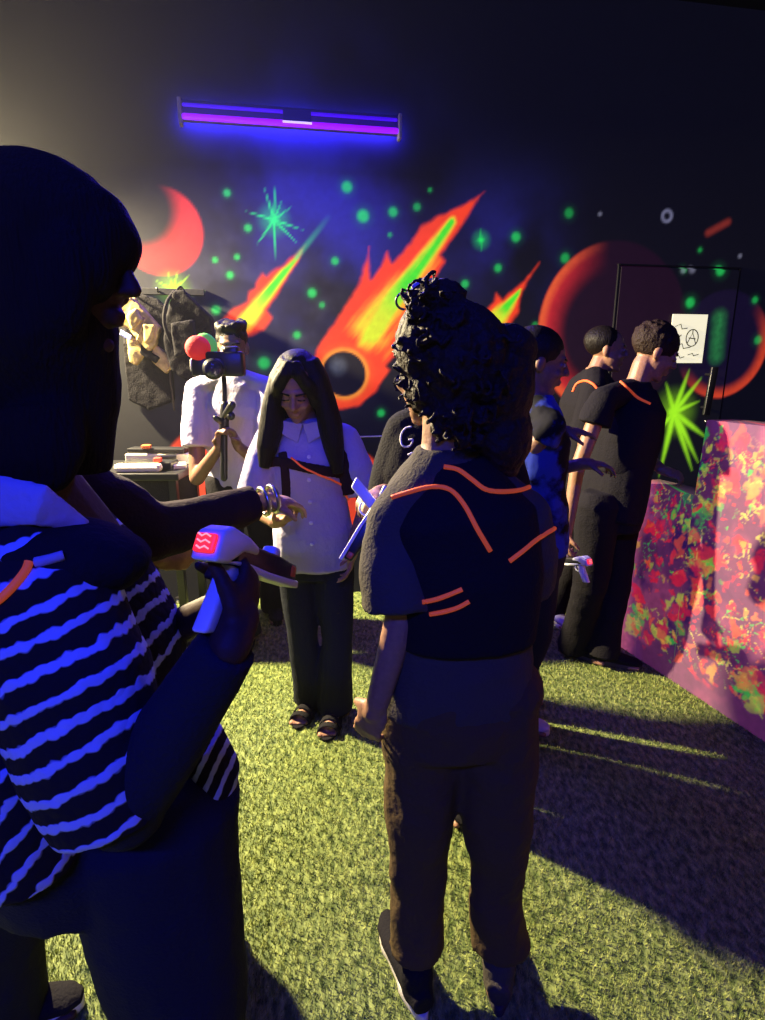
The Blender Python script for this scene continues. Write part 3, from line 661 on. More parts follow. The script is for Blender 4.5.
def blaster(name, rear, front, up, label, led='redled', s=1.0):
    rear, front = V(rear), V(front); x = (front-rear).normalized(); L = (front-rear).length; y = V(up).cross(x).normalized(); z = x.cross(y).normalized()
    R = Matrix((x, y, z)).transposed(); e = empty(name, rear); k = L; P = lambda a, b, c: rear + R @ V((a*k, b*k, c*k))
    def pr(pts, hw, nm, m, par=e, bev=.006):
        g = G(); g.prism([(a*k, c*k) for a, c in pts], -hw*k, hw*k, R, rear); return g.build(nm, m, par, bevel=bev*k/.3, flat=False if bev else True)
    b = pr([(0, -.02), (.03, .13), (.12, .17), (.30, .14), (.42, .10), (.42, .055), (.26, .055), (.2, .02), (.12, -.02)], .075, 'shell', M['whitepl'])
    b2 = pr([(.20, .0), (.25, .11), (.70, .09), (.97, .055), (.97, -.045), (.62, -.055), (.3, -.04)], .062, 'barrel', M['blackpl'])
    pr([(.08, -.01), (.24, -.015), (.55, -.06), (1.0, -.085), (1.0, -.04), (.6, -.02), (.3, .01)], .068, 'lower_rail', M['whitepl'])
    pr([(.86, -.03), (.86, .06), (.955, .05), (.955, -.03)], .066, 'front_band', M['orangepl'])
    pr([(.64, .07), (.66, .14), (.74, .13), (.75, .07)], .045, 'sight', M['whitepl'])
    g_ = pr([(.20, -.02), (.34, -.02), (.20, -.36), (.06, -.36)], .045, 'grip', M['whitepl'])
    g = G(); g.loft([P(.33 + .09*math.cos(t), 0, -.08 + .085*math.sin(t)) for t in [i*math.pi/8 - math.pi*.6 for i in range(10)]], [.012*k]*10, n=8); g.build('trigger_guard', M['whitepl'], e)
    q = G(); q.box(P(.0, 0, .065), (.012*k, .056*k, .048*k), R @ Matrix.Rotation(.2, 3, 'Y')); lp = q.build('light_panel', M[led], e, bevel=.003, flat=True)
    q = G()
    for i in range(3):
        a = .035 + .03*i; q.loft([P(-.018, -.035, a), P(-.02, -.01, a+.012), P(-.02, .012, a), P(-.018, .035, a+.012)], [.005*k]*4, n=6)
    q.build('light_mark', M['pinkled'], lp)
    tag(e, label, 'toy blaster'); return e
ARM = lambda a, b, t: V(a).lerp(V(b), t)

# ---- C: back-view person in the middle
d0 = 1.10
def feet(J, pa_, pb_, za=.07):
    J['ana'] = V((pa_[0], pa_[1], za)); J['anb'] = V((pb_[0], pb_[1], za))
J = dict(side=(1, .12, 0), look=(-.62, .78, -.1), head=at(441, 366, 1.14), neck=V((.125, 1.12, 1.335)), pelvis=V((.165, 1.13, .84)))
J['sha'] = at(394, 522, 1.09); J['ela'] = at(401, 618, 1.05); J['wra'] = at(378, 702, 1.05)
J['shb'] = at(524, 516, 1.12); J['elb'] = V((.30, 1.20, 1.02)); J['wrb'] = V((.22, 1.36, 1.03))
J['hpa'] = V((.095, 1.13, .80)); J['kna'] = V((.085, 1.13, .46)); J['hpb'] = V((.245, 1.13, .80)); J['knb'] = V((.262, 1.13, .46))
feet(J, (.080, 1.115), (.285, 1.12)); J['fta'] = (-.30, 1, 0); J['ftb'] = (.12, 1, 0)
J['handa'] = dict(d=at(352, 768, 1.10) - J['wra'], n=(.5, .8, .1), t=(-.6, .7, 0), curl=.38, s=1.0); J['handb'] = dict(curl=.8)
pc, R = body('person', J, label='curly-haired person seen from behind in black clothes and orange-edged vest, mid picture', w=.86)
def lp(g):
    pass
ts = top(pc, J, M['charcoal'], sleeve=.90, ease=.018, w=.86, name='shirt', sl_r=1.15, disp=.016)
tr = trousers(pc, J, M['brown'], flare=.82, ease=.024, disp=.030, w=.92, zend=.13)
# lit side panel of the near trouser leg
shoe(pc, (.074, 1.10), (-.34, 1, 0), M['black'], M['sole'], L=.285); shoe(pc, (.285, 1.12), J['ftb'], M['charcoal'], M['greytrouser'])
# vest: padded black back and shoulder panel with orange piping
g = G(); sd = V(J['side']).normalized()
g.loft([V((.165, 1.125, .96)), V((.165, 1.12, 1.10)), V((.15, 1.12, 1.22)), V((.14, 1.12, 1.29)), V((.137, 1.12, 1.335))], [(.150, .125), (.158, .128), (.150, .120), (.095, .085), (.062, .062)], ref=sd, n=28, sq=2.6)
vest = g.build('vest', M['black'], pc, vox=.008, smooth=4, disp=.006)
for path in ([(392, 498), (410, 492), (432, 487), (450, 490), (464, 505), (476, 527), (490, 551)], [(444, 467), (458, 470), (472, 480), (486, 490), (505, 492), (522, 490), (536, 484)],
             [(509, 561), (522, 551), (538, 538), (556, 527)], [(422, 602), (436, 599), (450, 594), (462, 589)], [(430, 614), (445, 611), (458, 607), (469, 601)]):
    strip_on([vest, ts], path, .0045, 'piping', M['piping'], vest)
# curly hair: puffed mass and bun with ringlets
hc = V(J['head']); g = G()
g.ell(hc + V((.03, -.03, .01)), (.098, .10, .105)); g.ell(at(436, 300, 1.12), (.056, .055, .038)); g.ell(at(420, 345, 1.10), (.045, .06, .075)); g.ell(at(424, 385, 1.10), (.035, .05, .05))
g.ell(at(490, 385, 1.14), (.085, .10, .115)); g.ell(at(497, 435, 1.14), (.068, .085, .085)); g.ell(at(505, 350, 1.15), (.060, .08, .05)); g.ell(at(490, 462, 1.14), (.062, .06, .05)); g.ell(at(455, 405, 1.08), (.05, .05, .06))
rr = random.Random(3)
for k in range(420):
    u = rr.gauss(445, 34); v = rr.uniform(283, 445); 
    if u < 402 + max(0, v-385)*.75 or u > 545: continue
    if v < 335 and (u > 468 - (320-v)*.3 or u < 407): continue
    if u > 520: continue
    c = at(u, v, 1.10 + rr.uniform(-.09, .05))
    rad = rr.uniform(.008, .016); ax = V((rr.gauss(0, 1), rr.gauss(0, 1), rr.gauss(0, 1))).normalized(); a = ax.orthogonal().normalized(); b = ax.cross(a)
    g.loft([c + (a*math.cos(t*.8)+b*math.sin(t*.8))*rad + ax*t*.0022 for t in range(9)], [.0042]*9, n=6)
for (u, v) in ((398, 345), (400, 362), (404, 378), (410, 388), (402, 330)):
    c = at(u, v, 1.10); g.loft([c + V((math.cos(t*.9)*.010, math.sin(t*.9)*.010, -t*.0035)) for t in range(14)], [.0035]*14, n=6)
g.build('curly_hair', M['hair_curly'], pc, vox=.0045, smooth=1, disp=.006, dsize=.02)
g = G(); c = at(404, 301, 1.12); g.loft([c + V((.0145*math.cos(t*math.pi/10), 0, .0145*math.sin(t*math.pi/10))) for t in range(21)], [.0022]*21, n=6)
g.cap(c + V((.014, 0, 0)), c + V((.04, .01, .006)), .003); g.build('glasses', M['blackpl'], pc)
g = G(); g.loft([at(412+i*3, 288-i*1.5, 1.10) for i in range(5)], [.006]*5); g.build('hair_clip', M['white'], pc)

# ---- W: striped-top person close on the left
J = dict(side=(.25, .97, 0), look=(1, -.03, -.16), headup=(.16, .05, 1), head=at(56, 262, .80), neck=V((-.52, .80, 1.37)), pelvis=V((-.46, .84, .86)))
J['sha'] = V((-.49, .68, 1.27)); J['ela'] = at(125, 805, .62); J['wra'] = at(232, 640, .60)
J['shb'] = V((-.56, .96, 1.22)); J['elb'] = V((-.46, 1.02, .98)); J['wrb'] = at(232, 600, .84)
J['hpa'] = V((-.37, .78, .80)); J['kna'] = V((-.34, .76, .44)); J['hpb'] = V((-.66, .98, .80)); J['knb'] = V((-.82, 1.0, .44))
J['ana'] = V((-.38, .72, .07)); J['anb'] = V((-.90, 1.02, .07)); J['fta'] = (1, .2, 0); J['ftb'] = (1, .3, 0)
J['handa'] = dict(d=(.12, .75, .55), n=(-1, .2, .1), t=(0, -.3, 1), curl=.8, thumb=.2); J['handb'] = dict(d=(.3, -.4, .6), n=(-.3, -1, 0), curl=.9)
pw, R = body('person', J, label='person in striped black and white knitted top aiming a toy blaster, close left', eyes='none', hs=.95, skin='skin_deep', vox=.0055)
ax_s = (at(35, 565, .62) - at(152, 790, .60)).normalized()
st_arm = stripes('knit_stripes_sleeve', ax_s, .034, .60, wob=.009)
st_body = stripes('knit_stripes_body', (-.62, .0, .55), .032, .58, .01, wob=.009)
sh0 = at(38, 590, .66); g = G()
g.loft([at(20, 555, .70), at(40, 600, .665), at(70, 680, .64), at(95, 760, .62), at(112, 822, .605)], [(.075, .07), (.092, .08), (.100, .085), (.088, .075), (.068, .06)], ref=(.95, 0, .3), n=28)
sl = g.build('striped_sleeve', st_arm, pw, vox=.006, smooth=4, disp=.010)
g = G(); g.loft([V((-.46, .82, .82)), V((-.46, .84, .95)), V((-.47, .83, 1.08)), V((-.49, .82, 1.20)), V((-.51, .81, 1.30)), V((-.52, .80, 1.36))], [(.17, .135), (.165, .135), (.165, .125), (.150, .085), (.10, .06), (.06, .05)], ref=J['side'], n=28, sq=2.3)
g.cap(J['shb'], V(J['shb']).lerp(J['elb'], .75), .06, .065)
g.loft([at(-40, 640, .70), at(0, 760, .66), at(25, 870, .64)], [.10, .10, .075], n=24)
g.build('striped_top', st_body, pw, vox=.008, smooth=4, disp=.012)
g = G(); g.loft([at(-60, 500, .86), at(-20, 500, .68), at(40, 505, .66), at(86, 528, .70)], [(.012, .040), (.012, .036), (.010, .026), (.008, .010)], ref=(0, -1, .2), n=14)
g.build('collar', M['white'], pw, vox=.004, smooth=2)
g = G(); g.ell(at(45, 560, .70), (.135, .09, .055)); g.ell(at(0, 570, .70), (.10, .09, .07)); vw = g.build('vest', M['black'], pw, vox=.007, smooth=4, disp=.008)

strip_on([vw, sl], [(-8, 606), (5, 596), (16, 585), (26, 572), (30, 562)], .005, 'piping', M['piping'], vw)
strip_on([vw, sl], [(36, 563), (50, 560), (64, 556)], .006, 'strap_tab', M['white'], vw)
tw = trousers(pw, J, M['navy'], ease=.040, w=1.16, disp=.014, up=.10)
g = G()  # far front of the top, hanging below the forearm
g.loft([at(205, 738, .80), at(216, 775, .80), at(218, 828, .80)], [(.022, .05), (.036, .06), (.022, .05)], ref=(1, 0, 0)); g.build('top_hem', stripes('knit_stripes_hem', (-.80, .0, .42), .021, .5, .004, wob=.003), pw, vox=.005, smooth=3)
# dark long sleeve under the knit top
g = G(); el, wr = V(J['ela']), V(J['wra']); g.loft([V(J['sha']).lerp(el, .85), el, el.lerp(wr, .5), el.lerp(wr, .97)], [.052, .054, .046, .036]); g.cap(el, el, .053); g.build('undersleeve', M['navy'], pw, vox=.006, smooth=4, disp=.006)
g = G()   # hair: down over neck and shoulders
hc = V(J['head'])
g.ell(hc + R @ V((0, -.022, .040)), (.086, .106, .088), R); g.ell(hc + R @ V((0, .058, .030)), (.056, .046, .052), R); g.ell(hc + R @ V((0, .030, .060)), (.060, .058, .044), R); g.ell(hc + R @ V((.03, .072, .0)), (.030, .022, .045), R); g.ell(hc + R @ V((.058, .035, -.03)), (.028, .045, .075), R)
g.loft([hc + V((-.03, 0, .03)), at(50, 330, .80), at(60, 400, .82), at(66, 470, .82)], [(.085, .09), (.082, .09), (.080, .08), (.06, .05)], ref=(1, 0, 0), n=20)
g.loft([hc + V((-.08, .02, .0)), at(-20, 380, .84), at(-20, 480, .84)], [.09, .09, .08]); g.loft([at(10, 420, .76), at(20, 470, .74), at(30, 500, .73)], [(.10, .05), (.085, .04), (.05, .02)], ref=(1, 0, 0))
g.build('hair', M['hair_matte'], pw, vox=.006, smooth=4, disp=.012)
shoe(pw, J['ana'], J['fta'], M['black'], M['sole']); shoe(pw, J['anb'], J['ftb'], M['black'], M['sole'])
bl = blaster('toy_blaster', at(203, 556, .60), at(290, 574, .80), (.0, 0, 1), 'white toy blaster with glowing red panel, held by the person in the striped top')

# ---- P: reaching person between
J = dict(side=(.35, -.93, 0), look=(1, .3, -.3), head=at(58, 285, 1.30), neck=V((-.76, 1.28, 1.38)), pelvis=V((-.76, 1.30, .86)))
J['sha'] = at(62, 480, 1.20); J['ela'] = at(150, 534, 1.26); J['wra'] = at(262, 502, 1.42)
J['shb'] = V((-.82, 1.44, 1.30)); J['elb'] = at(120, 580, 1.35); J['wrb'] = at(148, 556, 1.38)
J['hpa'] = V((-.74, 1.22, .80)); J['kna'] = V((-.62, 1.22, .45)); J['hpb'] = V((-.78, 1.40, .80)); J['knb'] = V((-.65, 1.42, .45))
J['ana'] = V((-.56, 1.2, .07)); J['anb'] = V((-.70, 1.42, .07)); J['fta'] = (1, .2, 0); J['ftb'] = (1, .3, 0)
J['handa'] = dict(d=at(300, 500, 1.5)-J['wra'], n=(0, .2, -1), t=(.2, -.9, 0), curl=.5); J['handb'] = dict(d=(1, .3, -.2), n=(0, 1, 0), t=(0, 0, 1), curl=.6)
pp_, R = body('person', J, label='person in dark long sleeves reaching an arm across behind the striped-top person', skin='skin')
top(pp_, J, M['maroon'], sleeve=1.93, ease=.028, name='long_sleeved_top', w=1.0, disp=.014)
trousers(pp_, J, M['black'], ease=.02)
g = G(); g.ell(V(J['head']) + R @ V((0, -.022, .04)), (.086, .104, .088), R); g.build('hair', M['hair'], pp_, vox=.008)
shoe(pp_, J['ana'], J['fta'], M['black'], M['black']); shoe(pp_, J['anb'], J['ftb'], M['black'], M['black'])
g = G(); a = V(J['wra']); dd = (V(J['wra'])-V(J['ela'])).normalized(); b_, c_ = dd.orthogonal().normalized(), dd.cross(dd.orthogonal().normalized())
for off in (.004, .030):
    g = G(); g.loft([a + dd*off + (b_*math.cos(t*math.pi/8) + c_*math.sin(t*math.pi/8))*.034 for t in range(17)], [.006]*17, n=8)
    g.build('bracelet', M['metal'], pp_)

# ---- G: girl in white shirt
J = dict(side=(1, .05, 0), look=(-.05, -.86, -.52), headup=(0, -.45, .85), head=at(297, 388, 2.20), neck=V((-.30, 2.28, 1.29)), pelvis=V((-.28, 2.27, .80)))
J['sha'] = V((-.445, 2.27, 1.225)); J['ela'] = at(252, 508, 2.20); J['wra'] = at(276, 522, 2.02)
J['shb'] = V((-.145, 2.27, 1.225)); J['elb'] = at(366, 505, 2.28); J['wrb'] = at(352, 548, 2.16)
J['hpa'] = V((-.36, 2.27, .76)); J['kna'] = at(303, 640, 2.27); J['hpb'] = V((-.20, 2.27, .76)); J['knb'] = at(337, 640, 2.24)
J['ana'] = ground(312, 706); J['anb'] = ground(335, 716); J['ana'].z = J['anb'].z = .07; J['fta'] = (-.25, -1, 0); J['ftb'] = (-.12, -1, 0)
J['handa'] = dict(d=(.75, -.55, .35), n=(.3, -.2, .8), t=(.2, -.9, .3), curl=.65); J['handb'] = dict(d=(-.1, -.4, -1), n=(-1, 0, 0), t=(0, -1, 0), curl=.4)
pg, R = body('person', J, label='young woman with long black hair and white buttoned shirt looking down, in navy flared trousers', eyes='closed', hs=.98, w=.82)
sh = top(pg, J, M['white'], sleeve=.80, ease=.018, hem=V((-.28, 2.27, .70)), w=.86, name='shirt', sl_r=1.1, disp=.012, vox=.007)
tg = trousers(pg, J, M['navy'], flare=1.35, ease=.014, w=.86, disp=.010, zend=.045)
for (u, v) in ((309, 457), (309, 480), (310, 502), (311, 523), (312, 544)):
    p = surf(sh, u, v, .002)
    if p is None: continue
    g = G(); g.ell(p, (.008, .004, .008)); g.build('button', M['whitepl'], sh)
sandal(pg, J['ana'], J['fta'], M['black']); sandal(pg, J['anb'], J['ftb'], M['black'])
# vest straps
for path, ra in (([(266, 462), (282, 462), (300, 466), (320, 470), (345, 474)], .022), ([(283, 452), (286, 475), (287, 500)], .02), ([(338, 445), (345, 470), (352, 500)], .030)):
    px = poly([V((u, v, 0)) for u, v in path], 4); pts = [q for q in (surf(sh, p.x, p.y, .004) for p in px) if q is not None]; g = G(); g.loft(pts, [(.005, ra)]*len(pts), ref=(0, -1, 0), n=10, sq=3); vs_ = g.build('vest_strap', M['maroon'], pg, vox=.005)
strip_on(sh, [(292, 458), (302, 466), (318, 474), (332, 480), (343, 487), (350, 500)], .004, 'piping', M['piping'], sh, off=.010)
for k in (-1, 1):
    g = G(); n0 = V(J['neck']); g.prism([(0, 0), (.075*k, .012), (.085*k, -.035), (.02*k, -.075)], -.004, .004, Matrix.Rotation(0, 3, 'X'), n0 + V((0, -.088, .0))); g.build('shirt_collar', M['white'], sh, bevel=.003, flat=True)
hc = V(J['head']); g = G(); g.ell(hc + R @ V((0, -.040, .040)), (.086, .094, .086), R); 
for q in (-1, 1):
    g.loft([hc + R @ V(p) for p in ((q*.010, .02, .118), (q*.026, .058, .094), (q*.050, .064, .056), (q*.066, .050, .010), (q*.074, .030, -.05))], [.022, .026, .026, .024, .024], n=12)

back = V((0, .075, 0))
g.loft([hc + V((0, .05, .02)), at(300, 430, 2.34), at(298, 470, 2.37)], [(.09, .07), (.105, .05), (.09, .03)], ref=(1, 0, 0), n=20)
for pth in ([(289, 362), (279, 378), (274, 400), (272, 425), (267, 448), (264, 468)], [(309, 362), (319, 378), (325, 400), (330, 425), (334, 448), (338, 474)]):
    g.loft([at(u, v, dd_) for (u, v), dd_ in zip(pth, (2.20, 2.20, 2.21, 2.20, 2.18, 2.17))], [(.040, .06), (.036, .07), (.040, .075), (.048, .065), (.040, .045), (.020, .022)], ref=(1, 0, 0), n=14)
g.build('long_hair', M['hair'], pg, vox=.006, smooth=6, disp=.003, dsize=.05)

# ---- M: man filming in white T-shirt
J = dict(side=(1, -.15, 0), look=(.12, -1, -.18), head=at(232, 347, 3.02), neck=V((-.77, 3.06, 1.46)), pelvis=V((-.77, 3.08, .92)))
J['sha'] = V((-.955, 3.04, 1.385)); J['ela'] = at(197, 478, 2.92); J['wra'] = at(219, 448, 2.76)
J['shb'] = V((-.585, 3.04, 1.39)); J['elb'] = at(268, 470, 2.95); J['wrb'] = at(238, 446, 2.76)
J['hpa'] = V((-.85, 3.07, .88)); J['kna'] = V((-.83, 2.98, .48)); J['hpb'] = V((-.69, 3.08, .88)); J['knb'] = V((-.67, 3.2, .48))
J['ana'] = ground(245, 652); J['anb'] = ground(274, 614); J['ana'].z = J['anb'].z = .07; J['ana'].y += .1; J['fta'] = (-.1, -1, 0); J['ftb'] = (.3, -1, 0)
J['handa'] = dict(d=(.25, -.25, .9), n=(.6, -.5, 0), t=(.0, -.8, .3), curl=.8); J['handb'] = dict(d=(-.2, -.3, .9), n=(-.6, -.5, 0), t=(0, -.8, 0), curl=.8)
pm_, R = body('person', J, label='man in a white T-shirt filming with a camera in front of the mural', skin='skin_dark', w=1.04)
top(pm_, J, M['white'], sleeve=.66, ease=.016, w=.97, name='t_shirt', disp=.014, hem=V((-.77, 3.08, .82)), sl_r=1.1)
trousers(pm_, J, M['black'], ease=.02)
g = G(); hc = V(J['head']); g.ell(hc + R @ V((0, -.024, .045)), (.080, .100, .085), R)
for k in range(60):
    a = random.uniform(0, 6.28); p = hc + R @ V((.062*math.cos(a), -.02 + .075*math.sin(a), .085 + random.uniform(0, .03))); g.ell(p, (.018, .018, .018))
g.build('hair', M['hair'], pm_, vox=.007, smooth=1, disp=.008, dsize=.03)
sandal(pm_, J['ana'], J['fta'], M['black']); shoe(pm_, J['anb'], J['ftb'], M['black'], M['black'])
cr = empty('camera_rig', at(225, 448, 2.72)); d = 2.74
g = G(); g.cap(at(224, 478, d), at(224, 430, d), .017); g.cap(at(224, 430, d), at(225, 405, d), .024, .020); g.build('grip', M['blackpl'], cr)
g = G(); g.cap(at(224, 418, d), at(232, 405, d-.05), .018); g.cap(at(224, 424, d), at(216, 418, d-.03), .014); g.ell(at(231, 416, d-.03), (.020, .020, .020)); g.build('gimbal_motor', M['blackpl'], cr)
g = G(); g.cap(at(225, 405, d), at(224, 378, d), .011); g.build('gimbal_arm', M['blackpl'], cr)
g = G(); g.box(at(226, 364, d), (.085, .035, .055)); g.box(at(232, 353, d), (.035, .03, .03)); cb = g.build('camera_body', M['blackpl'], cr, bevel=.012)
g = G(); g.loft([at(218, 367, d-.02), at(214, 369, d-.11), at(213, 369, d-.14)], [.040, .042, .046], n=24); ln = g.build('lens', M['blackpl'], cb)
g = G(); g.loft([at(213, 369, d-.141), at(213, 369, d-.147)], [.036, .034], n=24); g.build('lens_glass', mat('lens_coating', (.02, .02, .05), .08, .8), ln)
g = G(); g.box(at(200, 367, d), (.036, .010, .038)); g.build('monitor', M['blackpl'], cr, bevel=.004)
for u in (191, 208):
    g = G(); g.loft([at(u, 371, d-.012), at(u, 359, d-.012)], [.004]*2); g.build('monitor_edge', M['sole'], cr)
g = G(); g.ell(at(198, 348, d), (.058, .05, .056)); g.build('red_light_ball', mat('red_foam', (.55, .03, .03), .8, .2, .3, 60, emit=(.9, .03, .03), es=.38), cr)
g = G(); g.ell(at(205, 347, d+.035), (.058, .02, .062)); g.build('green_light_rim', mat('green_foam', (.1, .5, .1), .8, .2, emit=(.15, .6, .1), es=.4), cr)
g = G(); g.cap(at(206, 362, d), at(218, 362, d), .012); g.build('mount_arm', M['blackpl'], cr)
tag(cr, 'black camera on a handheld gimbal with a round red light, held before the filming man', 'camera')

# ---- F: person hidden behind the middle one, black tee with white lettering
d = 1.75
J = dict(side=(1, .1, 0), look=(-.2, -1, -.2), head=at(440, 345, d+.03), neck=at(432, 402, d), pelvis=V((.19, d+.03, .84)))
J['neck'].z = 1.36
J['sha'] = at(405, 432, d); J['ela'] = at(392, 505, d+.02); J['wra'] = at(384, 492, d-.12)
J['shb'] = V((.34, d, 1.28)); J['elb'] = V((.40, d, 1.02)); J['wrb'] = V((.24, d-.17, 1.05))
J['hpa'] = V((.12, d+.03, .80)); J['kna'] = V((.14, d+.03, .45)); J['hpb'] = V((.26, d+.03, .80)); J['knb'] = V((.24, d+.03, .45))
J['ana'] = V((.17, d+.04, .07)); J['anb'] = V((.26, d+.04, .07)); J['fta'] = (-.1, -1, 0); J['ftb'] = (.1, -1, 0)
J['handa'] = dict(d=at(366, 498, d-.2)-J['wra'], n=(.2, .3, -1), t=(.2, -.7, .5), curl=.55); J['handb'] = dict(d=(-1, -.3, .1), curl=.6)
pf, R = body('person', J, label='person in a black T-shirt with white cursive lettering, mostly hidden behind the curly-haired person', hs=.95, w=.92)
tf = top(pf, J, M['black'], sleeve=.9, ease=.028, w=.95, name='t_shirt', disp=.006)
trousers(pf, J, M['black'], ease=.015, w=.9)
g = G(); g.ell(V(J['head']) + R @ V((0, -.026, .044)), (.082, .100, .082), R); g.build('hair', M['hair'], pf, vox=.008)
shoe(pf, J['ana'], J['fta'], M['black'], M['black']); shoe(pf, J['anb'], J['ftb'], M['black'], M['black'])
for path in ([(412, 427), (405, 429), (401, 437), (403, 446), (410, 446), (413, 440), (409, 440)], [(408, 455), (414, 452), (418, 449), (417, 456), (421, 455), (422, 449)], [(424, 455), (428, 448), (426, 456), (431, 455), (433, 448), (432, 457)],
             [(411, 456), (409, 466), (412, 474), (420, 472), (417, 464)], [(420, 462), (426, 459), (424, 468), (430, 465), (434, 459)], [(402, 484), (412, 478), (424, 474)], [(405, 489), (414, 484), (424, 480)]):
    strip_on(tf, path, .003, 'lettering', mat('print_white', (.6, .58, .62), .8, .2), tf, off=.002, n=4)
blaster('toy_blaster', at(386, 486, 1.50), at(346, 562, 1.44), (.85, .0, .25), 'white and black toy blaster pointed down, between the white-shirted woman and the curly-haired person', led='pinkled')

# ---- E: person in blue-lit shirt behind, facing right
d = 2.22
J = dict(side=(.3, -.95, 0), look=(1, -.12, -.25), head=at(541, 362, d), neck=V((.58, d, 1.38)), pelvis=V((.60, d, .84)))
J['sha'] = V((.60, d-.15, 1.29)); J['ela'] = at(536, 446, d-.12); J['wra'] = at(560, 432, d-.02)
J['shb'] = V((.58, d+.15, 1.29)); J['elb'] = V((.62, d+.2, 1.05)); J['wrb'] = V((.80, d+.08, 1.12))
J['hpa'] = V((.60, d-.08, .80)); J['kna'] = V((.61, d-.08, .45)); J['hpb'] = V((.60, d+.08, .80)); J['knb'] = V((.61, d+.09, .45))
J['ana'] = V((.52, d-.03, .07)); J['anb'] = V((.55, d+.12, .07)); J['fta'] = (.9, -.3, 0); J['ftb'] = (1, .2, 0)
J['handa'] = dict(d=(1, .1, .02), n=(0, .2, -1), t=(.1, -1, 0), curl=.3); J['handb'] = dict(d=(1, -.2, 0), n=(0, 0, -1), t=(0, -1, 0), curl=.5)
pe_, R = body('person', J, label='short-haired person in a blue shirt seen in profile facing right, behind the curly-haired person', hs=.97, w=.84, skin='skin_dark')
te = top(pe_, J, mat('blue_print_cloth', (.010, .02, .16), .85, .2, .4, 9, var=.98, sharp=.05), sleeve=.6, ease=.016, name='shirt', w=.86, disp=.014)
trousers(pe_, J, M['navy'], ease=.018, w=.9)
g = G(); g.ell(V(J['head']) + R @ V((0, -.030, .042)), (.084, .102, .084), R); g.ell(V(J['head']) + R @ V((0, -.06, -.03)), (.07, .06, .06), R); g.build('hair', M['hair'], pe_, vox=.007)
shoe(pe_, J['ana'], J['fta'], M['white'], M['sole']); shoe(pe_, J['anb'], J['ftb'], M['white'], M['sole'])

# ---- H: bending person with bare arm at right
d = 2.72
J = dict(side=(.3, -.95, 0), look=(.93, -.1, -.42), headup=(.4, 0, .9), head=at(655, 353, d), neck=at(636, 385, d), pelvis=at(612, 505, d))
J['pelvis'].z = .88
J['sha'] = at(603, 400, d-.13); J['ela'] = at(577, 470, d-.16); J['wra'] = at(567, 532, d-.20)
J['shb'] = at(632, 405, d+.15); J['elb'] = at(645, 455, d+.2); J['wrb'] = at(662, 470, d+.05)
J['hpa'] = at(598, 510, d-.08); J['kna'] = at(590, 585, d-.06); J['hpb'] = at(618, 512, d+.08); J['knb'] = at(613, 590, d+.05)
J['ana'] = ground(572, 655); J['anb'] = ground(602, 664); J['ana'].z = J['anb'].z = .07; J['fta'] = (.8, -.62, 0); J['ftb'] = (.9, -.3, 0)
J['handa'] = dict(d=(-.0, -.15, -1), n=(1, .1, 0), t=(0, -1, 0), curl=.7); J['handb'] = dict(d=(1, -.2, -.3), curl=.6)
ph, R = body('person', J, label='tall dark-haired person in black with orange-edged vest looking down beside the splatter barrier', skin='skin', w=.86)
th = top(ph, J, M['black'], sleeve=.35, ease=.022, name='shirt', w=.92, disp=.012, hem=at(608, 515, d))
trousers(ph, J, M['black'], ease=.028, w=.92, disp=.014, up=.10)  # black in place of navy, for the shade falling on these legs
g = G(); hc = V(J['head']); g.ell(hc + R @ V((0, -.022, .044)), (.086, .108, .086), R)
for k in range(90):
    a, b = random.uniform(0, 6.28), random.uniform(0, 1.4); g.ell(hc + R @ V((.078*math.cos(a)*math.cos(b), -.025 + .095*math.sin(a)*math.cos(b), .045 + .080*math.sin(b))), (.014, .014, .014))
g.build('hair', M['hair_curly'], ph, vox=.006, smooth=1, disp=.008, dsize=.03)
g = G(); n_, p_ = V(J['neck']), V(J['pelvis']); g.loft([n_.lerp(p_, .75), n_.lerp(p_, .45), n_.lerp(p_, .2), n_.lerp(p_, .02)], [(.145, .135), (.165, .14), (.165, .125), (.09, .075)], ref=J['side'], n=24, sq=2.4); vh = g.build('vest', M['black'], ph, vox=.008, smooth=4, disp=.008)
strip_on([vh, th], [(597, 388), (600, 381), (610, 379), (620, 382), (628, 389), (638, 398), (650, 404)], .006, 'piping', M['piping'], vh)
shoe(ph, J['ana'], J['fta'], M['black'], M['charcoal']); shoe(ph, J['anb'], J['ftb'], M['black'], M['charcoal'])
blaster('toy_blaster', at(590, 565, d-.36), at(556, 560, d-.16), (0, 0, 1), 'small toy blaster with red light held low by the person beside the barrier')

# ---- K: person further back with lit face
d = 3.28
J = dict(side=(.3, -.95, 0), look=(1, -.25, -.1), head=at(607, 350, d), neck=V((1.17, d, 1.47)), pelvis=V((1.12, d+.02, .88)))
J['sha'] = V((1.12, d-.15, 1.38)); J['ela'] = V((1.08, d-.18, 1.10)); J['wra'] = V((1.30, d-.12, 1.10))
J['shb'] = V((1.16, d+.16, 1.34)); J['elb'] = V((1.2, d+.19, 1.08)); J['wrb'] = V((1.36, d+.05, 1.1))
J['hpa'] = V((1.12, d-.08, .84)); J['kna'] = V((1.12, d-.1, .46)); J['hpb'] = V((1.12, d+.09, .84)); J['knb'] = V((1.14, d+.1, .46))
J['ana'] = V((1.02, d-.02, .07)); J['anb'] = V((1.14, d+.14, .07)); J['fta'] = (.4, -.9, 0); J['ftb'] = (1, .1, 0)
pk, R = body('person', J, label='person with a brightly lit face and orange-edged black vest standing furthest back at the right', w=.95, skin='skin')
tk = top(pk, J, M['black'], sleeve=.9, ease=.03, name='shirt', disp=.010); trousers(pk, J, M['black'], ease=.02)
strip_on(tk, [(573, 392), (577, 384), (585, 381), (593, 384), (598, 390)], .007, 'piping', M['piping'], tk)
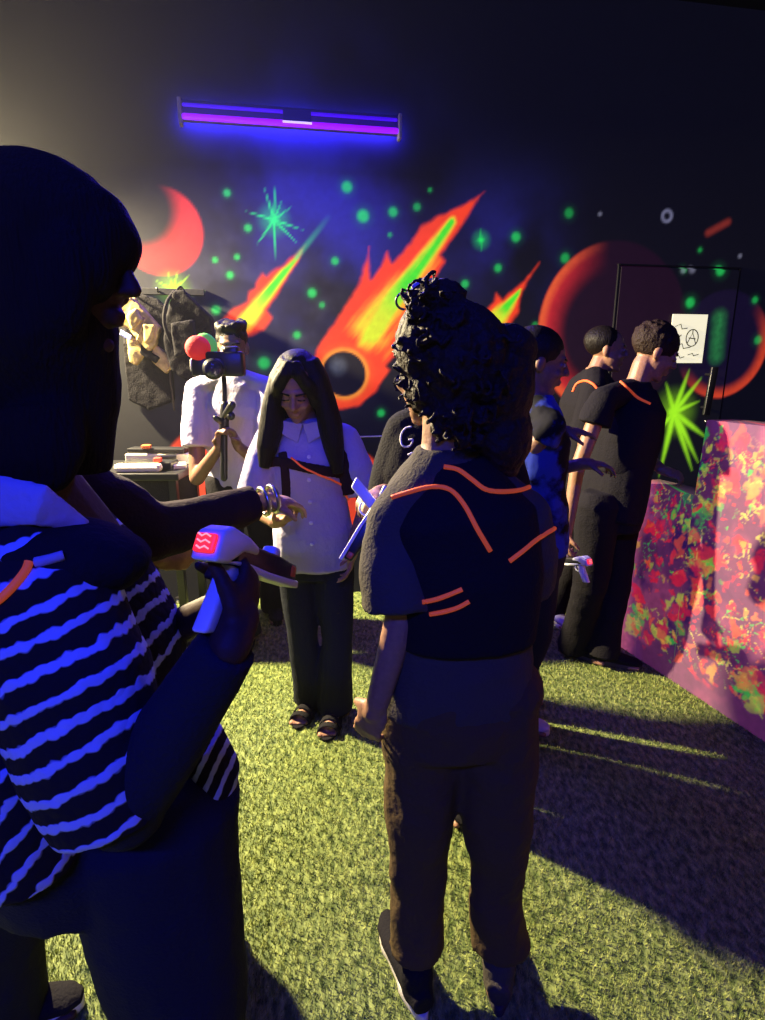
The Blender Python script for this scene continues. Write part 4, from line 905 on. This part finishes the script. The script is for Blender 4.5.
g = G(); g.ell(V(J['head']) + R @ V((0, -.034, .044)), (.084, .098, .084), R); g.build('hair', M['hair'], pk, vox=.008, disp=.006)
shoe(pk, J['ana'], J['fta'], M['white'], M['sole']); shoe(pk, J['anb'], J['ftb'], M['black'], M['black'])

# ------------------------------------------------------------------ table with props
tb = empty('prop_table', (-1.40, 3.12, 0)); RT = Matrix.Identity(3)
g = G(); g.box((-1.40, 3.10, .955), (.37, .22, .018)); g.build('table_top', M['blackpl'], tb, bevel=.006, flat=True)
g = G(); g.box((-1.40, 3.13, .70), (.33, .18, .235)); g.build('cabinet_box', M['black'], tb, bevel=.01, flat=True)
for x in (-1.72, -1.08):
    for y in (2.94, 3.27):
        g = G(); g.box((x, y, .4685), (.02, .02, .4685)); g.build('leg', M['blackpl'], tb, bevel=.004, flat=True)
tag(tb, 'black table loaded with props, between the striped-top person and the man filming', 'table')
def prop(name, c, r, m, label, cat, rz=0, bev=.006, group=None):
    g = G(); g.box(c, r, Matrix.Rotation(rz, 3, 'Z')); return tag(g.build(name, M[m], bevel=bev, flat=True, base=(c[0], c[1], c[2]-r[2])), label, cat, group)
zt_ = .973
prop('foam_roll', (-1.25, 2.935, zt_+.022), (.12, .028, .022), 'cream', 'cream rolled pad lying along the front edge of the prop table', 'pad', .05, .020)
prop('black_case', (-1.22, 3.03, zt_+.022), (.13, .05, .022), 'blackpl', 'flat black case behind the cream pad on the prop table', 'case', -.1)
prop('cream_board', (-1.24, 3.20, zt_+.030), (.17, .05, .030), 'cream', 'pale box at the back of the prop table', 'box', .03)
prop('black_board', (-1.17, 3.12, zt_+.030), (.05, .025, .030), 'blackpl', 'short black box standing between the pale boxes on the prop table', 'box', .4)
prop('black_top_case', (-1.24, 3.20, zt_+.075), (.16, .045, .014), 'blackpl', 'thin black case lying on top of the pale box at the table back', 'case', -.04)
prop('cream_block', (-1.10, 3.05, zt_+.012), (.055, .05, .012), 'cream', 'small pale block at the right end of the prop table', 'block', .3)
prop('yellow_marker', (-1.115, 3.05, zt_+.034), (.026, .010, .010), 'yellow', 'small bright yellow tool on the right end of the prop table', 'tool', -.4, .006)
prop('red_canister', (-1.165, 2.98, zt_+.055), (.020, .020, .012), 'red', 'small red piece lying on the black case, on the prop table', 'canister', .2, .006)
prop('orange_marker', (-1.29, 3.16, zt_+.1), (.025, .02, .010), 'orangepl', 'orange piece lying topmost at the back of the prop table', 'tool', .2, .006)

# ------------------------------------------------------------------ vests and bags hung on the wall
def wp(u, v, off): return V(wallxyz(*sz(u, v), off))
Rz = RW
e = empty('tactical_vest', wp(150, 300, .06)); D = .09
def patch(pts, off, th, nm, m, par, bev=.012):
    g = G(); q = [V((sz(u, v)[0], 0, sz(u, v)[1])) for u, v in pts]; P0 = [wallxyz(p.x, p.z, off) for p in q]; P1 = [wallxyz(p.x, p.z, off+th) for p in q]; n = len(q)
    g.add(P0 + P1, [tuple(range(n-1, -1, -1)), tuple(range(n, 2*n))] + [(i, (i+1) % n, (i+1) % n+n, i+n) for i in range(n)])
    if bev: return g.build(nm, m, par, vox=.009, smooth=1, disp=.009, dsize=.05)
    return g.build(nm, m, par, flat=True, bevel=.004)
patch([(126, 297), (138, 300), (150, 312), (164, 328), (160, 346), (154, 352), (146, 345), (134, 330), (118, 326), (116, 318)], .06, .08, 'front_panel', M['camo'], e)
patch([(131, 332), (146, 345), (150, 352), (140, 366), (134, 362)], .05, .07, 'side_panel', M['camo'], e)
patch([(158, 345), (180, 361), (169, 374), (153, 359)], .05, .06, 'belt_pouch', M['camo'], e)
patch([(132, 318), (142, 310), (148, 322), (138, 332)], .12, .04, 'pouch', M['camo'], e); patch([(148, 326), (160, 326), (158, 342), (150, 344)], .12, .04, 'pouch', M['camo'], e)
patch([(146, 342), (152, 350), (164, 358), (160, 364), (144, 354)], .10, .03, 'strap', M['black'], e)
patch([(127, 331), (138, 337), (136, 342), (126, 336)], .135, .008, 'name_tag', mat('tag_blue', (.35, .4, .9), .6, .3), e, 0)
g = G(); g.loft(poly([wp(140, 302, .10), wp(131, 290, .09), wp(127, 298, .10), wp(131, 312, .13)]), [.008]*19); g.loft(poly([wp(150, 320, .14), wp(146, 332, .14), wp(141, 345, .13)]), [.007]*13); g.build('shoulder_strap', M['camo'], e)
tag(e, 'tan canvas tactical vest with pouches hanging on the wall left of the filming man', 'vest')
e = empty('black_backpack', wp(190, 310, .05))
patch([(178, 294), (188, 293), (200, 305), (214, 318), (216, 340), (208, 370), (190, 380), (176, 370), (168, 345), (170, 320)], .03, .13, 'bag_body', M['black'], e)
patch([(176, 325), (198, 322), (202, 350), (180, 358)], .14, .06, 'front_pocket', M['black'], e)
g = G(); g.loft(poly([wp(178, 294, .12), wp(172, 306, .17), wp(170, 325, .18), wp(176, 345, .15)]), [.010]*19); g.loft(poly([wp(178, 296, .1), wp(183, 289, .1), wp(188, 296, .1)]), [.007]*13); g.build('strap', M['black'], e)
tag(e, 'black backpack hanging on the wall behind the red light ball, right of the tan vest', 'bag')
e = empty('dark_jacket', wp(155, 300, .02))
patch([(140, 294), (160, 300), (176, 318), (172, 345), (176, 400), (150, 410), (130, 400), (125, 350), (125, 310)], .012, .03, 'jacket_body', M['black'], e)
g = G(); g.loft([wp(171, 318, .06), wp(172, 380, .06), wp(176, 410, .06)], [.005]*3); g.build('cord', M['charcoal'], e)
tag(e, 'dark jacket hanging flat on the wall behind the tan vest', 'jacket')
g = G()
hk = empty('coat_rail', wp(160, 290, .01))
g.box(wp(165, 292, .012), (.22, .010, .018), RW); g.build('rail_board', M['trim'], hk, bevel=.003, flat=True)
for u in (131, 160, 183):
    g = G(); g.loft([wp(u, 292, .02), wp(u, 293, .06), wp(u, 290, .09)], [.006]*3); g.build('hook', M['blackpl'], hk)
tag(hk, 'black coat rail on the wall holding the tan vest and the backpack', 'coat rail')
# pair of white sneakers seen under the reaching arm
def lone_shoe(u, v, d, label):
    p = ground(u, v); e = empty('sneaker', (p.x, p.y, 0)); shoe(e, p, d, M['black'], M['sole'], name='upper'); tag(e, label, 'shoe'); return e
lone_shoe(165, 598, (1, -.5, 0), 'black sneaker with white sole on the turf beside the striped sleeve')
lone_shoe(200, 580, (1, .1, 0), 'black sneaker with pale sole, further back, seen just below the glowing toy blaster')

# ------------------------------------------------------------------ thin haze volume added for the lamp's veiling glare
def haze():
    g = G(); g.box(((XL+XR)/2, (YB+wy(XL))/2+.3, CZ/2), ((XR-XL)/2-.02, (wy(XL)-YB)/2+.25, CZ/2-.02)); o = g.build('glare_haze', None, flat=True, base=((XL+XR)/2, 0, 0))
    m = bpy.data.materials.new('glare_haze'); m.use_nodes = True; nt = m.node_tree; nt.nodes.clear()
    out = nt.nodes.new('ShaderNodeOutputMaterial'); v = nt.nodes.new('ShaderNodeVolumeScatter'); v.inputs['Anisotropy'].default_value = .3
    geo = nt.nodes.new('ShaderNodeNewGeometry'); sp = nt.nodes.new('ShaderNodeSeparateXYZ'); nt.links.new(geo.outputs['Position'], sp.inputs[0])
    mr = nt.nodes.new('ShaderNodeMapRange'); mr.interpolation_type = 'SMOOTHSTEP'; mr.inputs['From Min'].default_value = .6; mr.inputs['From Max'].default_value = -1.9
    mr.inputs['To Min'].default_value = 0.0; mr.inputs['To Max'].default_value = HAZE
    nt.links.new(sp.outputs['X'], mr.inputs['Value']); nt.links.new(mr.outputs[0], v.inputs['Density'])
    nt.links.new(v.outputs[0], out.inputs['Volume']); o.data.materials.append(m); o['kind'] = 'stuff'
    tag(o, 'thin grey haze volume added for veiling glare from the work lamp', 'haze')
if HAZE: haze()
